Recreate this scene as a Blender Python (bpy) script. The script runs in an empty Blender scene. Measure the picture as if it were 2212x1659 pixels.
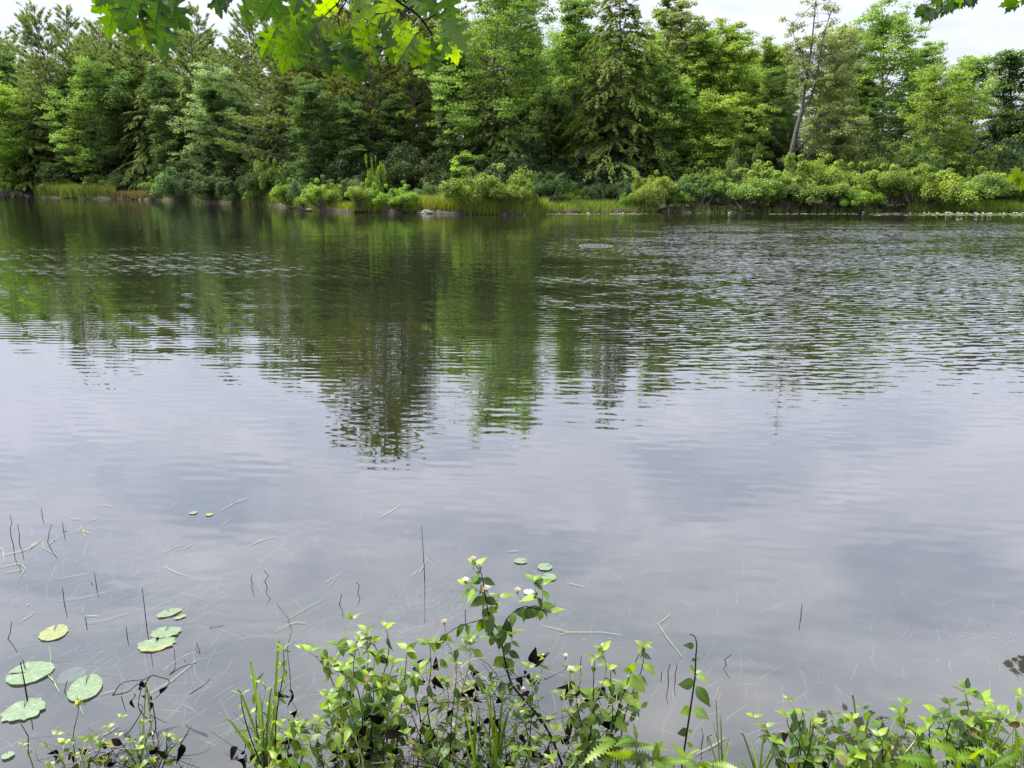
import bpy, math, random
import numpy as np
from mathutils import Vector, Matrix
from mathutils.geometry import tessellate_polygon

sc = bpy.context.scene
COL = sc.collection
# ------------------------------------------------------------------ camera
CAM_H, PITCH, FPX = 2.2, math.radians(15.0), 1661.0
cd = bpy.data.cameras.new('camera'); cam = bpy.data.objects.new('camera', cd); COL.objects.link(cam)
cam.location = (0, 0, CAM_H); cam.rotation_euler = (math.radians(90) - PITCH, 0, 0)
cd.sensor_width = 36.0; cd.sensor_fit = 'HORIZONTAL'; cd.lens = 36.0 * FPX / 2212.0
cd.clip_start = 0.05; cd.clip_end = 6000
sc.camera = cam
# ------------------------------------------------------------------ sky
SUN_EL, SUN_AZ = math.radians(60), math.radians(290)     # compass style: 0 = +Y, clockwise
w = bpy.data.worlds.new('World'); sc.world = w; w.use_nodes = True
nt = w.node_tree; nt.nodes.clear()
def N(t, ty, **kw):
    n = t.nodes.new(ty)
    for k, v in kw.items():
        if k == 'inp':
            for a, b in v.items(): n.inputs[a].default_value = b
        else: setattr(n, k, v)
    return n
out = N(nt, 'ShaderNodeOutputWorld')
sky = N(nt, 'ShaderNodeTexSky', sky_type='NISHITA', sun_disc=False, sun_elevation=SUN_EL, sun_rotation=SUN_AZ)
sky.dust_density = 2.0
bg1 = N(nt, 'ShaderNodeBackground', inp={'Strength': 0.07}); nt.links.new(sky.outputs[0], bg1.inputs[0])
tc = N(nt, 'ShaderNodeTexCoord'); sep = N(nt, 'ShaderNodeSeparateXYZ'); nt.links.new(tc.outputs['Generated'], sep.inputs[0])
zz = N(nt, 'ShaderNodeMath', operation='MAXIMUM', inp={1: 0.0}); nt.links.new(sep.outputs[2], zz.inputs[0])
za = N(nt, 'ShaderNodeMath', operation='ADD', inp={1: 0.16}); nt.links.new(zz.outputs[0], za.inputs[0])
dx = N(nt, 'ShaderNodeMath', operation='DIVIDE'); dy = N(nt, 'ShaderNodeMath', operation='DIVIDE')
nt.links.new(sep.outputs[0], dx.inputs[0]); nt.links.new(za.outputs[0], dx.inputs[1])
nt.links.new(sep.outputs[1], dy.inputs[0]); nt.links.new(za.outputs[0], dy.inputs[1])
cmb = N(nt, 'ShaderNodeCombineXYZ'); nt.links.new(dx.outputs[0], cmb.inputs[0]); nt.links.new(dy.outputs[0], cmb.inputs[1])
mp = N(nt, 'ShaderNodeMapping'); mp.inputs['Rotation'].default_value = (0, 0, 0.35); mp.inputs['Scale'].default_value = (0.75, 1.25, 1)
nt.links.new(cmb.outputs[0], mp.inputs[0])
n1 = N(nt, 'ShaderNodeTexNoise', inp={'Scale': 3.2, 'Detail': 6.0, 'Roughness': 0.54, 'Distortion': 0.6}); nt.links.new(mp.outputs[0], n1.inputs['Vector'])
cr = N(nt, 'ShaderNodeValToRGB'); nt.links.new(n1.outputs[0], cr.inputs[0])
e = cr.color_ramp.elements
e[0].position = 0.36; e[0].color = (0.52, 0.58, 0.70, 1)
e[1].position = 0.66; e[1].color = (0.87, 0.85, 0.945, 1)
m_ = e.new(0.5); m_.color = (0.69, 0.715, 0.81, 1)
# overcast brightness climbs steeply with height, raised to brighten the water's reflections
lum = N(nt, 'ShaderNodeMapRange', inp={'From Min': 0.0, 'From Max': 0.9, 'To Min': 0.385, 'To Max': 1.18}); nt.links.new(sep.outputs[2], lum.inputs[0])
# thinner and whiter veil low down
veil = N(nt, 'ShaderNodeMapRange', inp={'From Min': 0.12, 'From Max': 0.42, 'To Min': 0.68, 'To Max': 0.0}); nt.links.new(sep.outputs[2], veil.inputs[0])
mxv = N(nt, 'ShaderNodeMixRGB'); mxv.inputs[2].default_value = (0.83, 0.86, 0.95, 1)
nt.links.new(veil.outputs[0], mxv.inputs[0]); nt.links.new(cr.outputs[0], mxv.inputs[1])
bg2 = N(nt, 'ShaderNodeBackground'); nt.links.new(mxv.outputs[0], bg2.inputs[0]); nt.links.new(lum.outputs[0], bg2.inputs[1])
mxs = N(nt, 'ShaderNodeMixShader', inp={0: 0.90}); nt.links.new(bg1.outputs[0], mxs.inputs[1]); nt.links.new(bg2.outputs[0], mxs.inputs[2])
nt.links.new(mxs.outputs[0], out.inputs[0])
# ------------------------------------------------------------------ sun
sl = bpy.data.lights.new('sun', 'SUN'); sl.energy = 5.0; sl.angle = math.radians(28.0); sl.color = (1.0, 0.95, 0.84)
so = bpy.data.objects.new('sun', sl); COL.objects.link(so)
sd = Vector((math.sin(SUN_AZ) * math.cos(SUN_EL), math.cos(SUN_AZ) * math.cos(SUN_EL), math.sin(SUN_EL)))
so.rotation_euler = sd.to_track_quat('Z', 'Y').to_euler(); so.location = (0, 0, 40)
# ------------------------------------------------------------------ exposure
sc.view_settings.view_transform = 'Standard'; sc.view_settings.look = 'None'
sc.view_settings.exposure = 1.32; sc.view_settings.gamma = 1.0; sc.view_settings.use_curve_mapping = False
sc.render.engine = 'CYCLES'
cy = sc.cycles
cy.max_bounces = 7; cy.diffuse_bounces = 3; cy.glossy_bounces = 3; cy.transmission_bounces = 4; cy.transparent_max_bounces = 8
cy.sample_clamp_indirect = 6.0; cy.use_denoising = True
cy.caustics_reflective = False; cy.caustics_refractive = False

# ================================================================== helpers
RIGHT = np.array([1., 0, 0]); FWD = np.array([0, math.cos(PITCH), -math.sin(PITCH)]); UP = np.array([0, math.sin(PITCH), math.cos(PITCH)])
EYE = np.array([0, 0, CAM_H])
def ray(px, py): return (px - 1106.0) / FPX * RIGHT + FWD - (py - 829.5) / FPX * UP
def ground(px, py, z=0.0):
    r = ray(px, py); return EYE + r * ((z - CAM_H) / r[2])
def at(px, py, Y):
    r = ray(px, py); return EYE + r * (Y / r[1])

def tag(o, label=None, cat=None, group=None, kind=None):
    if label: o['label'] = label
    if cat: o['category'] = cat
    if group: o['group'] = group
    if kind: o['kind'] = kind
    return o
def empty(name, loc, label, cat, group=None):
    o = bpy.data.objects.new(name, None); o.empty_display_size = 0.1; o.location = loc; COL.objects.link(o)
    return tag(o, label, cat, group)
def link(name, me, parent=None, loc=(0, 0, 0), M=None):
    o = bpy.data.objects.new(name, me); COL.objects.link(o)
    if parent is not None: o.parent = parent
    if M is not None: o.matrix_basis = M
    else: o.location = loc
    return o
def mesh_np(name, V, F, mats, tint=None, mi=None, smooth=False):
    """F: list of int arrays (n,k)"""
    V = np.asarray(V, dtype=np.float32).reshape(-1, 3)
    me = bpy.data.meshes.new(name); me.vertices.add(len(V)); me.vertices.foreach_set('co', V.ravel())
    F = [np.asarray(f, dtype=np.int32) for f in F if len(f)]
    tot = np.concatenate([np.full(len(f), f.shape[1], dtype=np.int32) for f in F])
    st = np.concatenate([[0], np.cumsum(tot)[:-1]]).astype(np.int32)
    li = np.concatenate([f.ravel() for f in F])
    me.loops.add(len(li)); me.loops.foreach_set('vertex_index', li)
    me.polygons.add(len(tot)); me.polygons.foreach_set('loop_start', st); me.polygons.foreach_set('loop_total', tot)
    if mi is not None: me.polygons.foreach_set('material_index', np.asarray(mi, dtype=np.int32))
    if smooth: me.polygons.foreach_set('use_smooth', np.ones(len(tot), dtype=bool))
    if tint is not None:
        a = me.attributes.new('tint', 'FLOAT', 'FACE'); a.data.foreach_set('value', np.asarray(tint, dtype=np.float32))
    for m in (mats if isinstance(mats, (list, tuple)) else [mats]): me.materials.append(m)
    me.update(calc_edges=True); return me

class Tubes:
    def __init__(s): s.V = []; s.F = []; s.n = 0
    def add(s, P, R, k=5):
        P = np.asarray(P, float); R = np.asarray(R, float); m = len(P)
        T = np.gradient(P, axis=0); T /= (np.linalg.norm(T, axis=1, keepdims=True) + 1e-9)
        ref = np.array([0.13, 0.21, 0.97]) if abs(T[:, 2]).mean() < 0.8 else np.array([0.97, 0.1, 0.2])
        A = np.cross(T, ref); A /= (np.linalg.norm(A, axis=1, keepdims=True) + 1e-9); B = np.cross(T, A)
        th = np.linspace(0, 2 * math.pi, k, endpoint=False)
        V = P[:, None, :] + R[:, None, None] * (np.cos(th)[None, :, None] * A[:, None, :] + np.sin(th)[None, :, None] * B[:, None, :])
        idx = np.arange(m * k).reshape(m, k) + s.n
        a = idx[:-1]; b = idx[1:]
        q = np.stack([a, np.roll(a, -1, 1), np.roll(b, -1, 1), b], -1).reshape(-1, 4)
        s.V.append(V.reshape(-1, 3)); s.F.append(q); s.n += m * k
    def mesh(s, name, mat, smooth=True): return mesh_np(name, np.concatenate(s.V), [np.concatenate(s.F)], mat, smooth=smooth)

def unit(a): return a / (np.linalg.norm(a, axis=-1, keepdims=True) + 1e-9)
def rhombi(rng, C, Nn, L, Wd, D=None, bend=0.25):
    """leaf quads: centres C, normals Nn, length L, width Wd, optional direction D"""
    n = len(C); r = rng.normal(size=(n, 3)) if D is None else D
    U = unit(r - (r * Nn).sum(1, keepdims=True) * Nn); Wv = np.cross(Nn, U)
    L = np.asarray(L).reshape(-1, 1) * 0.5; Wd = np.asarray(Wd).reshape(-1, 1) * 0.5
    V = np.stack([C - U * L, C + Wv * Wd + Nn * Wd * bend - U * L * 0.15, C + U * L - Nn * L * bend, C - Wv * Wd + Nn * Wd * bend - U * L * 0.15], 1)
    return V.reshape(-1, 3), np.arange(4 * n).reshape(n, 4)

# ================================================================== materials
def mat(name):
    m = bpy.data.materials.new(name); m.use_nodes = True; m.node_tree.nodes.clear()
    return m, m.node_tree, N(m.node_tree, 'ShaderNodeOutputMaterial')
def leaf_mat(name, base=None, trans=0.45, rough=0.5, gloss=0.06, objcol=True, tint=True, var=0.5, scale=None, rib=False):
    m, t, o = mat(name); L = t.links.new
    if objcol:
        oi = N(t, 'ShaderNodeObjectInfo'); src = oi.outputs['Color']
    else:
        rgb = N(t, 'ShaderNodeRGB'); rgb.outputs[0].default_value = (*base, 1); src = rgb.outputs[0]
    if tint:
        at_ = N(t, 'ShaderNodeAttribute', attribute_name='tint'); fac = at_.outputs['Fac']
    else:
        oi2 = N(t, 'ShaderNodeObjectInfo'); fac = oi2.outputs['Random']
    mr = N(t, 'ShaderNodeMapRange', inp={'To Min': 1 - var, 'To Max': 1 + var}); L(fac, mr.inputs[0])
    hu = N(t, 'ShaderNodeMapRange', inp={'To Min': 0.515, 'To Max': 0.487}); L(fac, hu.inputs[0])
    hs = N(t, 'ShaderNodeHueSaturation'); L(src, hs.inputs['Color']); L(mr.outputs[0], hs.inputs['Value']); L(hu.outputs[0], hs.inputs['Hue'])
    colr = hs.outputs[0]
    if scale:
        tcx = N(t, 'ShaderNodeTexCoord'); nz = N(t, 'ShaderNodeTexNoise', inp={'Scale': scale, 'Detail': 3.0}); L(tcx.outputs['Object'], nz.inputs['Vector'])
        mm = N(t, 'ShaderNodeMapRange', inp={'From Min': 0.3, 'From Max': 0.7, 'To Min': 0.78, 'To Max': 1.2}); L(nz.outputs[0], mm.inputs[0])
        h2 = N(t, 'ShaderNodeHueSaturation'); L(colr, h2.inputs['Color']); L(mm.outputs[0], h2.inputs['Value']); colr = h2.outputs[0]
    if rib:   # midrib and side veins, in the leaf's own coordinates
        tq = N(t, 'ShaderNodeTexCoord'); sx = N(t, 'ShaderNodeSeparateXYZ'); L(tq.outputs['Object'], sx.inputs[0])
        ab = N(t, 'ShaderNodeMath', operation='ABSOLUTE'); L(sx.outputs[0], ab.inputs[0])
        m1 = N(t, 'ShaderNodeMapRange', inp={'From Min': 0.008, 'From Max': 0.03, 'To Min': 1.0, 'To Max': 0.0}); L(ab.outputs[0], m1.inputs[0])
        ph = N(t, 'ShaderNodeMath', operation='MULTIPLY_ADD', inp={1: -0.75}); L(ab.outputs[0], ph.inputs[0]); L(sx.outputs[1], ph.inputs[2])
        sn = N(t, 'ShaderNodeMath', operation='MULTIPLY', inp={1: 48.0}); L(ph.outputs[0], sn.inputs[0]); s2 = N(t, 'ShaderNodeMath', operation='SINE'); L(sn.outputs[0], s2.inputs[0])
        m2 = N(t, 'ShaderNodeMapRange', inp={'From Min': 0.75, 'From Max': 1.0, 'To Min': 0.0, 'To Max': 0.4}); L(s2.outputs[0], m2.inputs[0])
        mxx = N(t, 'ShaderNodeMath', operation='MAXIMUM'); L(m1.outputs[0], mxx.inputs[0]); L(m2.outputs[0], mxx.inputs[1])
        mc = N(t, 'ShaderNodeMixRGB', blend_type='ADD'); mc.inputs[2].default_value = (0.05, 0.06, 0.02, 1); L(mxx.outputs[0], mc.inputs[0]); L(colr, mc.inputs[1]); colr = mc.outputs[0]
    df = N(t, 'ShaderNodeBsdfDiffuse'); tr = N(t, 'ShaderNodeBsdfTranslucent'); gl = N(t, 'ShaderNodeBsdfGlossy', inp={'Roughness': rough})
    gl.inputs[0].default_value = (0.9, 0.95, 1.0, 1)
    h3 = N(t, 'ShaderNodeHueSaturation', inp={'Hue': 0.486, 'Saturation': 1.12, 'Value': 1.25}); L(colr, h3.inputs['Color'])
    L(colr, df.inputs[0]); L(h3.outputs[0], tr.inputs[0])
    a = N(t, 'ShaderNodeMixShader', inp={0: trans}); L(df.outputs[0], a.inputs[1]); L(tr.outputs[0], a.inputs[2])
    b = N(t, 'ShaderNodeMixShader', inp={0: gloss}); L(a.outputs[0], b.inputs[1]); L(gl.outputs[0], b.inputs[2])
    L(b.outputs[0], o.inputs[0]); return m
def rough_mat(name, c1, c2, scale=6.0, stretch=(1, 1, 1), rough=0.85, bump=0.3, detail=5.0, lo=0.35, hi=0.65, spec=0.25):
    m, t, o = mat(name); L = t.links.new
    tcx = N(t, 'ShaderNodeTexCoord'); mpp = N(t, 'ShaderNodeMapping'); mpp.inputs['Scale'].default_value = stretch; L(tcx.outputs['Object'], mpp.inputs[0])
    nz = N(t, 'ShaderNodeTexNoise', inp={'Scale': scale, 'Detail': detail, 'Roughness': 0.6}); L(mpp.outputs[0], nz.inputs['Vector'])
    rp = N(t, 'ShaderNodeValToRGB'); L(nz.outputs[0], rp.inputs[0]); rp.color_ramp.elements[0].position = lo; rp.color_ramp.elements[1].position = hi
    rp.color_ramp.elements[0].color = (*c1, 1); rp.color_ramp.elements[1].color = (*c2, 1)
    p = N(t, 'ShaderNodeBsdfPrincipled', inp={'Roughness': rough}); p.inputs['Specular IOR Level'].default_value = spec
    L(rp.outputs[0], p.inputs['Base Color'])
    bm = N(t, 'ShaderNodeBump', inp={'Strength': bump, 'Distance': 0.02}); L(nz.outputs[0], bm.inputs['Height']); L(bm.outputs[0], p.inputs['Normal'])
    L(p.outputs[0], o.inputs[0]); return m

M_LEAF = leaf_mat('tree_foliage', trans=0.40, var=0.42, gloss=0.012)
M_NEED = leaf_mat('needle_foliage', trans=0.28, var=0.45, gloss=0.01)
M_GRASS = leaf_mat('grass_blades', trans=0.40, var=0.4, gloss=0.01)
M_NEAR = leaf_mat('shrub_leaf', trans=0.50, var=0.45, gloss=0.028, rough=0.45, tint=False, scale=3.0, rib=True)
M_BLADE = leaf_mat('near_grass', trans=0.45, var=0.45, gloss=0.02, rough=0.5, tint=False)
M_OAK = leaf_mat('oak_leaf', trans=0.70, var=0.35, gloss=0.02, tint=False, scale=25.0)
M_VEIN = leaf_mat('leaf_vein', base=(0.05, 0.09, 0.02), trans=0.2, objcol=False, tint=False, var=0.1)
M_BARK = rough_mat('grey_bark', (0.06, 0.052, 0.045), (0.21, 0.19, 0.165), 5.0, (3, 3, 0.6))
M_GBARK = rough_mat('dull_grey_bark', (0.035, 0.034, 0.033), (0.125, 0.12, 0.115), 5.0, (3, 3, 0.6))
M_PBARK = rough_mat('pine_bark', (0.055, 0.045, 0.04), (0.17, 0.14, 0.12), 6.0, (3, 3, 0.7))
M_TWIG = rough_mat('dark_twig', (0.006, 0.005, 0.005), (0.022, 0.016, 0.014), 60.0, rough=0.8, spec=0.04)
M_TWIGG = rough_mat('green_twig', (0.09, 0.13, 0.04), (0.22, 0.24, 0.12), 60.0, rough=0.6)
M_DRY = rough_mat('dry_stalk', (0.22, 0.18, 0.12), (0.42, 0.36, 0.26), 50.0)
M_BLACKL = rough_mat('black_leaf', (0.002, 0.0018, 0.0015), (0.010, 0.007, 0.005), 50.0, rough=0.9, spec=0.02)
M_SOIL = rough_mat('forest_floor', (0.02, 0.022, 0.010), (0.07, 0.075, 0.03), 1.3, bump=0.6)
M_MUD = rough_mat('muddy_bank', (0.014, 0.013, 0.008), (0.050, 0.040, 0.025), 3.0, bump=0.8)
M_BED = rough_mat('lake_bed', (0.05, 0.05, 0.045), (0.15, 0.145, 0.12), 1.6, bump=0.4)
M_ROCK = rough_mat('pale_rock', (0.07, 0.065, 0.055), (0.21, 0.19, 0.17), 4.0, bump=0.5)
M_CREAM = rough_mat('cream_flower', (0.50, 0.40, 0.22), (0.85, 0.80, 0.62), 90.0)
M_TAN = rough_mat('faded_flower', (0.22, 0.15, 0.06), (0.50, 0.42, 0.22), 120.0)
M_WHITE = rough_mat('white_petal', (0.75, 0.75, 0.68), (0.85, 0.85, 0.80), 10.0, bump=0)

# water: a smooth reflecting sheet over murky, slightly see-through water
def water_mat():
    m, t, o = mat('pond_water'); L = t.links.new
    tcx = N(t, 'ShaderNodeTexCoord'); P = tcx.outputs['Object']
    sp = N(t, 'ShaderNodeSeparateXYZ'); L(P, sp.inputs[0])
    def M2(op, a, b=None, c=None):
        n = N(t, 'ShaderNodeMath', operation=op)
        for i, v in enumerate((a, b, c)):
            if v is None: continue
            if isinstance(v, (int, float)): n.inputs[i].default_value = v
            else: L(v, n.inputs[i])
        return n.outputs[0]
    def MR(v, a, b, c=0.0, d=1.0, smooth=True):
        n = N(t, 'ShaderNodeMapRange', inp={'From Min': a, 'From Max': b, 'To Min': c, 'To Max': d})
        if smooth: n.interpolation_type = 'SMOOTHSTEP'
        L(v, n.inputs[0]); return n.outputs[0]
    def noise(scale, sx, sy, rot=0.0, detail=2.0, off=0.0, dist=0.0, color=False):
        q = N(t, 'ShaderNodeMapping'); q.inputs['Scale'].default_value = (sx, sy, 1); q.inputs['Rotation'].default_value = (0, 0, rot); q.inputs['Location'].default_value = (off, off * 0.7, 0)
        L(P, q.inputs[0])
        n = N(t, 'ShaderNodeTexNoise', inp={'Scale': scale, 'Detail': detail, 'Roughness': 0.55, 'Distortion': dist}); L(q.outputs[0], n.inputs['Vector'])
        return n.outputs[1] if color else n.outputs[0]
    def wave(lam, rot, dist, dscale):
        q = N(t, 'ShaderNodeMapping'); q.inputs['Rotation'].default_value = (0, 0, rot); L(P, q.inputs[0])
        n = N(t, 'ShaderNodeTexWave', bands_direction='Y', wave_profile='SIN')
        for k, v in {'Scale': 0.314 / lam, 'Distortion': dist, 'Detail': 2.0, 'Detail Scale': dscale, 'Detail Roughness': 0.5}.items(): n.inputs[k].default_value = v
        L(q.outputs[0], n.inputs['Vector']); return M2('SUBTRACT', n.outputs[1], 0.5)
    X, Y = sp.outputs[0], sp.outputs[1]
    patch = noise(0.16, 0.7, 1.6, 0.12, 3.0, 3.0)
    # angle across the view decides where the breeze reaches
    az = M2('DIVIDE', X, M2('ADD', Y, 1.0))
    near0 = MR(az, -0.45, 0.35, 13.5, 6.2, False)
    nearw = M2('SUBTRACT', Y, near0); gnear = MR(nearw, 0.0, 7.0)
    fare = MR(az, -0.35, 0.25, 27.0, 41.0, False)
    gfar = MR(M2('SUBTRACT', M2('ADD', Y, M2('MULTIPLY', M2('SUBTRACT', patch, 0.5), 16.0)), fare), -5.0, 3.0, 1.0, 0.0)
    pm = M2('MULTIPLY', MR(patch, 0.36, 0.60, 0.35, 1.1), MR(noise(0.45, 0.5, 1.8, 0.3, 3.0, 63.0), 0.36, 0.60, 0.5, 1.15))
    side = MR(az, -0.04, 0.30, 0.42, 1.75)
    cen = MR(M2('ABSOLUTE', M2('ADD', az, 0.09)), 0.04, 0.20, 0.15, 1.0)
    G = M2('MULTIPLY', M2('MULTIPLY', M2('MULTIPLY', gnear, gfar), M2('MULTIPLY', pm, side)), cen)
    env = MR(noise(1.4, 0.6, 1.0, 0.2, 2.0, 9.0), 0.30, 0.62)
    # left patch runs up to the right, right patch runs down to the right
    w1 = wave(0.20, -0.13, 3.0, 2.6); w2 = wave(0.15, 0.20, 3.0, 3.2); w3 = wave(0.09, 0.02, 3.0, 5.0)
    nf = M2('SUBTRACT', noise(7.0, 0.6, 1.5, 0.05, 3.0, 21.0), 0.5)
    ng = M2('SUBTRACT', noise(3.4, 0.45, 1.4, -0.05, 2.0, 33.0), 0.5)
    nx = M2('SUBTRACT', noise(3.5, 0.8, 0.8, 0.0, 2.0, 41.0), 0.5)
    big = M2('SUBTRACT', noise(0.55, 0.45, 1.6, 0.25, 2.0, 57.0), 0.5)
    big2 = M2('SUBTRACT', noise(1.6, 0.35, 1.8, -0.22, 2.0, 77.0), 0.5)
    sw = M2('MULTIPLY', M2('ADD', M2('ADD', M2('MULTIPLY', w1, 0.12), M2('MULTIPLY', w2, 0.10)), M2('MULTIPLY', w3, 0.04)), env)
    sy = M2('ADD', sw, M2('ADD', M2('MULTIPLY', nf, 0.42), M2('MULTIPLY', ng, 0.25)))
    fine = M2('SUBTRACT', noise(10.0, 0.7, 1.5, 0.03, 2.0, 91.0), 0.5)
    sy = M2('MULTIPLY', M2('ADD', sy, M2('MULTIPLY', fine, 0.22)), M2('MULTIPLY', G, MR(Y, 7.0, 26.0, 1.05, 2.0)))
    calm = M2('ADD', M2('MULTIPLY', big, 0.075), M2('MULTIPLY', big2, 0.055))
    mid = MR(Y, 3.0, 10.0, 0.22, 1.0)
    calmw = M2('MULTIPLY', M2('ADD', M2('MULTIPLY', calm, MR(Y, 8.0, 16.0, 1.0, 0.55)), M2('MULTIPLY', M2('ADD', w1, w2), 0.020)), mid)
    # a fish has just broken the surface
    fc = ground(1287, 531)
    dxx = M2('SUBTRACT', X, float(fc[0])); dyy = M2('SUBTRACT', Y, float(fc[1]))
    rr = M2('SQRT', M2('ADD', M2('MULTIPLY', dxx, dxx), M2('MULTIPLY', M2('MULTIPLY', dyy, dyy), 0.5)))
    fm = MR(rr, 0.45, 0.65, 1.0, 0.0)
    fr = M2('MULTIPLY', M2('MULTIPLY', M2('SINE', M2('MULTIPLY', rr, 45.0)), 0.6), fm)
    sy = M2('SUBTRACT', M2('ADD', M2('ADD', sy, calmw), fr), M2('MULTIPLY', fm, 0.16))
    sx = M2('ADD', M2('MULTIPLY', M2('MULTIPLY', nx, 0.16), G), M2('MULTIPLY', M2('MULTIPLY', big2, 0.012), mid))
    cb = N(t, 'ShaderNodeCombineXYZ', inp={2: 1.0}); L(sx, cb.inputs[0]); L(sy, cb.inputs[1])
    nn = N(t, 'ShaderNodeVectorMath', operation='NORMALIZE'); L(cb.outputs[0], nn.inputs[0]); nrm = nn.outputs[0]
    gl = N(t, 'ShaderNodeBsdfGlossy', inp={'Roughness': 0.015}); gl.inputs[0].default_value = (0.93, 0.94, 0.98, 1); L(nrm, gl.inputs['Normal'])
    lw = N(t, 'ShaderNodeLayerWeight', inp={'Blend': 0.5}); L(nrm, lw.inputs['Normal'])
    fac = M2('MINIMUM', M2('ADD', M2('MULTIPLY', M2('POWER', lw.outputs['Facing'], 2.0), 0.90), 0.035), 0.95)
    tr = N(t, 'ShaderNodeBsdfTransparent'); tr.inputs[0].default_value = (0.72, 0.74, 0.70, 1)
    df = N(t, 'ShaderNodeBsdfDiffuse'); df.inputs[0].default_value = (0.012, 0.013, 0.009, 1)
    clr = MR(Y, 3.0, 9.0, 0.62, 0.08)
    ux = N(t, 'ShaderNodeMixShader'); L(clr, ux.inputs[0]); L(df.outputs[0], ux.inputs[1]); L(tr.outputs[0], ux.inputs[2])
    mx = N(t, 'ShaderNodeMixShader'); L(fac, mx.inputs[0]); L(ux.outputs[0], mx.inputs[1]); L(gl.outputs[0], mx.inputs[2])
    L(mx.outputs[0], o.inputs[0]); return m
M_WATER = water_mat()

# ================================================================== the setting
SH = [(-3000, 409), (-600, 411), (0, 417), (90, 427), (230, 430), (330, 432), (440, 437), (560, 443), (620, 447), (680, 455), (760, 459), (900, 461),
      (1000, 463), (1140, 464.5), (1200, 460), (1450, 458), (1700, 459), (2000, 459), (2212, 457), (4500, 456)]
SHX = [a for a, b in SH]; SHY = [ground(1106, b)[1] for a, b in SH]
def shoreY(px): return np.interp(px, SHX, SHY)
def px_of(x, y): return 1106 + FPX * x / (y * math.cos(PITCH) + CAM_H * math.sin(PITCH))
OFF = [-4, -0.4, 0.0, 0.12, 0.5, 2, 5, 10, 18, 30, 60, 150, 500, 4000]
OFZ = [-0.8, -0.35, -0.02, 0.16, 0.25, 0.35, 0.5, 0.8, 1.3, 2.0, 3.2, 5.0, 8.0, 8.0]
def tz(x, y): return float(np.interp(y - shoreY(px_of(x, y)), OFF, OFZ))
rng = np.random.default_rng(11)
pxs = np.concatenate([np.linspace(-3000, -300, 12), np.arange(-260, 2500, 7.0), np.linspace(2600, 4500, 9)])
V = []
for p in pxs:
    j = 0.5 * math.sin(p * 0.05) + 0.35 * math.sin(p * 0.13 + 1) + 0.2 * math.sin(p * 0.31)
    for k, (of, z) in enumerate(zip(OFF, OFZ)):
        y = shoreY(p) + of + (j * 0.7 if k < 8 else 0); x = (p - 1106) / FPX * (y * math.cos(PITCH) + CAM_H * math.sin(PITCH))
        V.append((x, y, z + (rng.normal() * 0.03 if 2 < k < 7 else 0)))
nC = len(OFF); F = [(i * nC + k, (i + 1) * nC + k, (i + 1) * nC + k + 1, i * nC + k + 1) for i in range(len(pxs) - 1) for k in range(nC - 1)]
MI = [1 if k < 4 else 0 for i in range(len(pxs) - 1) for k in range(nC - 1)]
tag(link('ground', mesh_np('ground', V, [np.array(F)], [M_SOIL, M_MUD], mi=MI, smooth=True)), 'wooded far shore with low muddy edge', None, kind='structure')
# near bank, below and behind the camera
V = []; xs = np.linspace(-14, 14, 57); ys = [2.6, 2.25, 2.02, 1.7, 1.2, 0, -3, -12, -60]; zs = [-0.6, -0.25, -0.02, 0.16, 0.34, 0.5, 0.7, 1.0, 2.0]
for x in xs:
    ex = 0.10 * math.sin(x * 2.1) + 0.05 * math.sin(x * 5.3) + (0.16 if x > 1.1 else 0)
    for y, z in zip(ys, zs): V.append((x * (1 if y > -5 else 6), y + (ex if y > 1 else 0), z + rng.normal() * 0.015))
nC = len(ys); F = [(i * nC + k, i * nC + k + 1, (i + 1) * nC + k + 1, (i + 1) * nC + k) for i in range(len(xs) - 1) for k in range(nC - 1)]
tag(link('near_bank', mesh_np('near_bank', V, [np.array(F)], M_MUD, smooth=True)), 'near muddy bank at the water edge', None, kind='structure')
# lake bed
V = []; xs = np.linspace(-300, 300, 61); ys = [-1, 2, 3, 4, 6, 9, 14, 30, 80, 200]; zs = [-0.3, -0.3, -0.34, -0.42, -0.6, -0.9, -1.3, -1.8, -2.0, -2.0]
for x in xs:
    for y, z in zip(ys, zs): V.append((x, y, z))
nC = len(ys); F = [(i * nC + k, (i + 1) * nC + k, (i + 1) * nC + k + 1, i * nC + k + 1) for i in range(len(xs) - 1) for k in range(nC - 1)]
tag(link('lake_bed', mesh_np('lake_bed', V, [np.array(F)], M_BED)), None, None, kind='structure')
tag(link('water', mesh_np('water', [(-300, 0.8, 0), (300, 0.8, 0), (300, 200, 0), (-300, 200, 0)], [np.array([[0, 1, 2, 3]])], M_WATER)), 'still pond reflecting trees and cloud, rippled by a light breeze', None, kind='structure')

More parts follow.
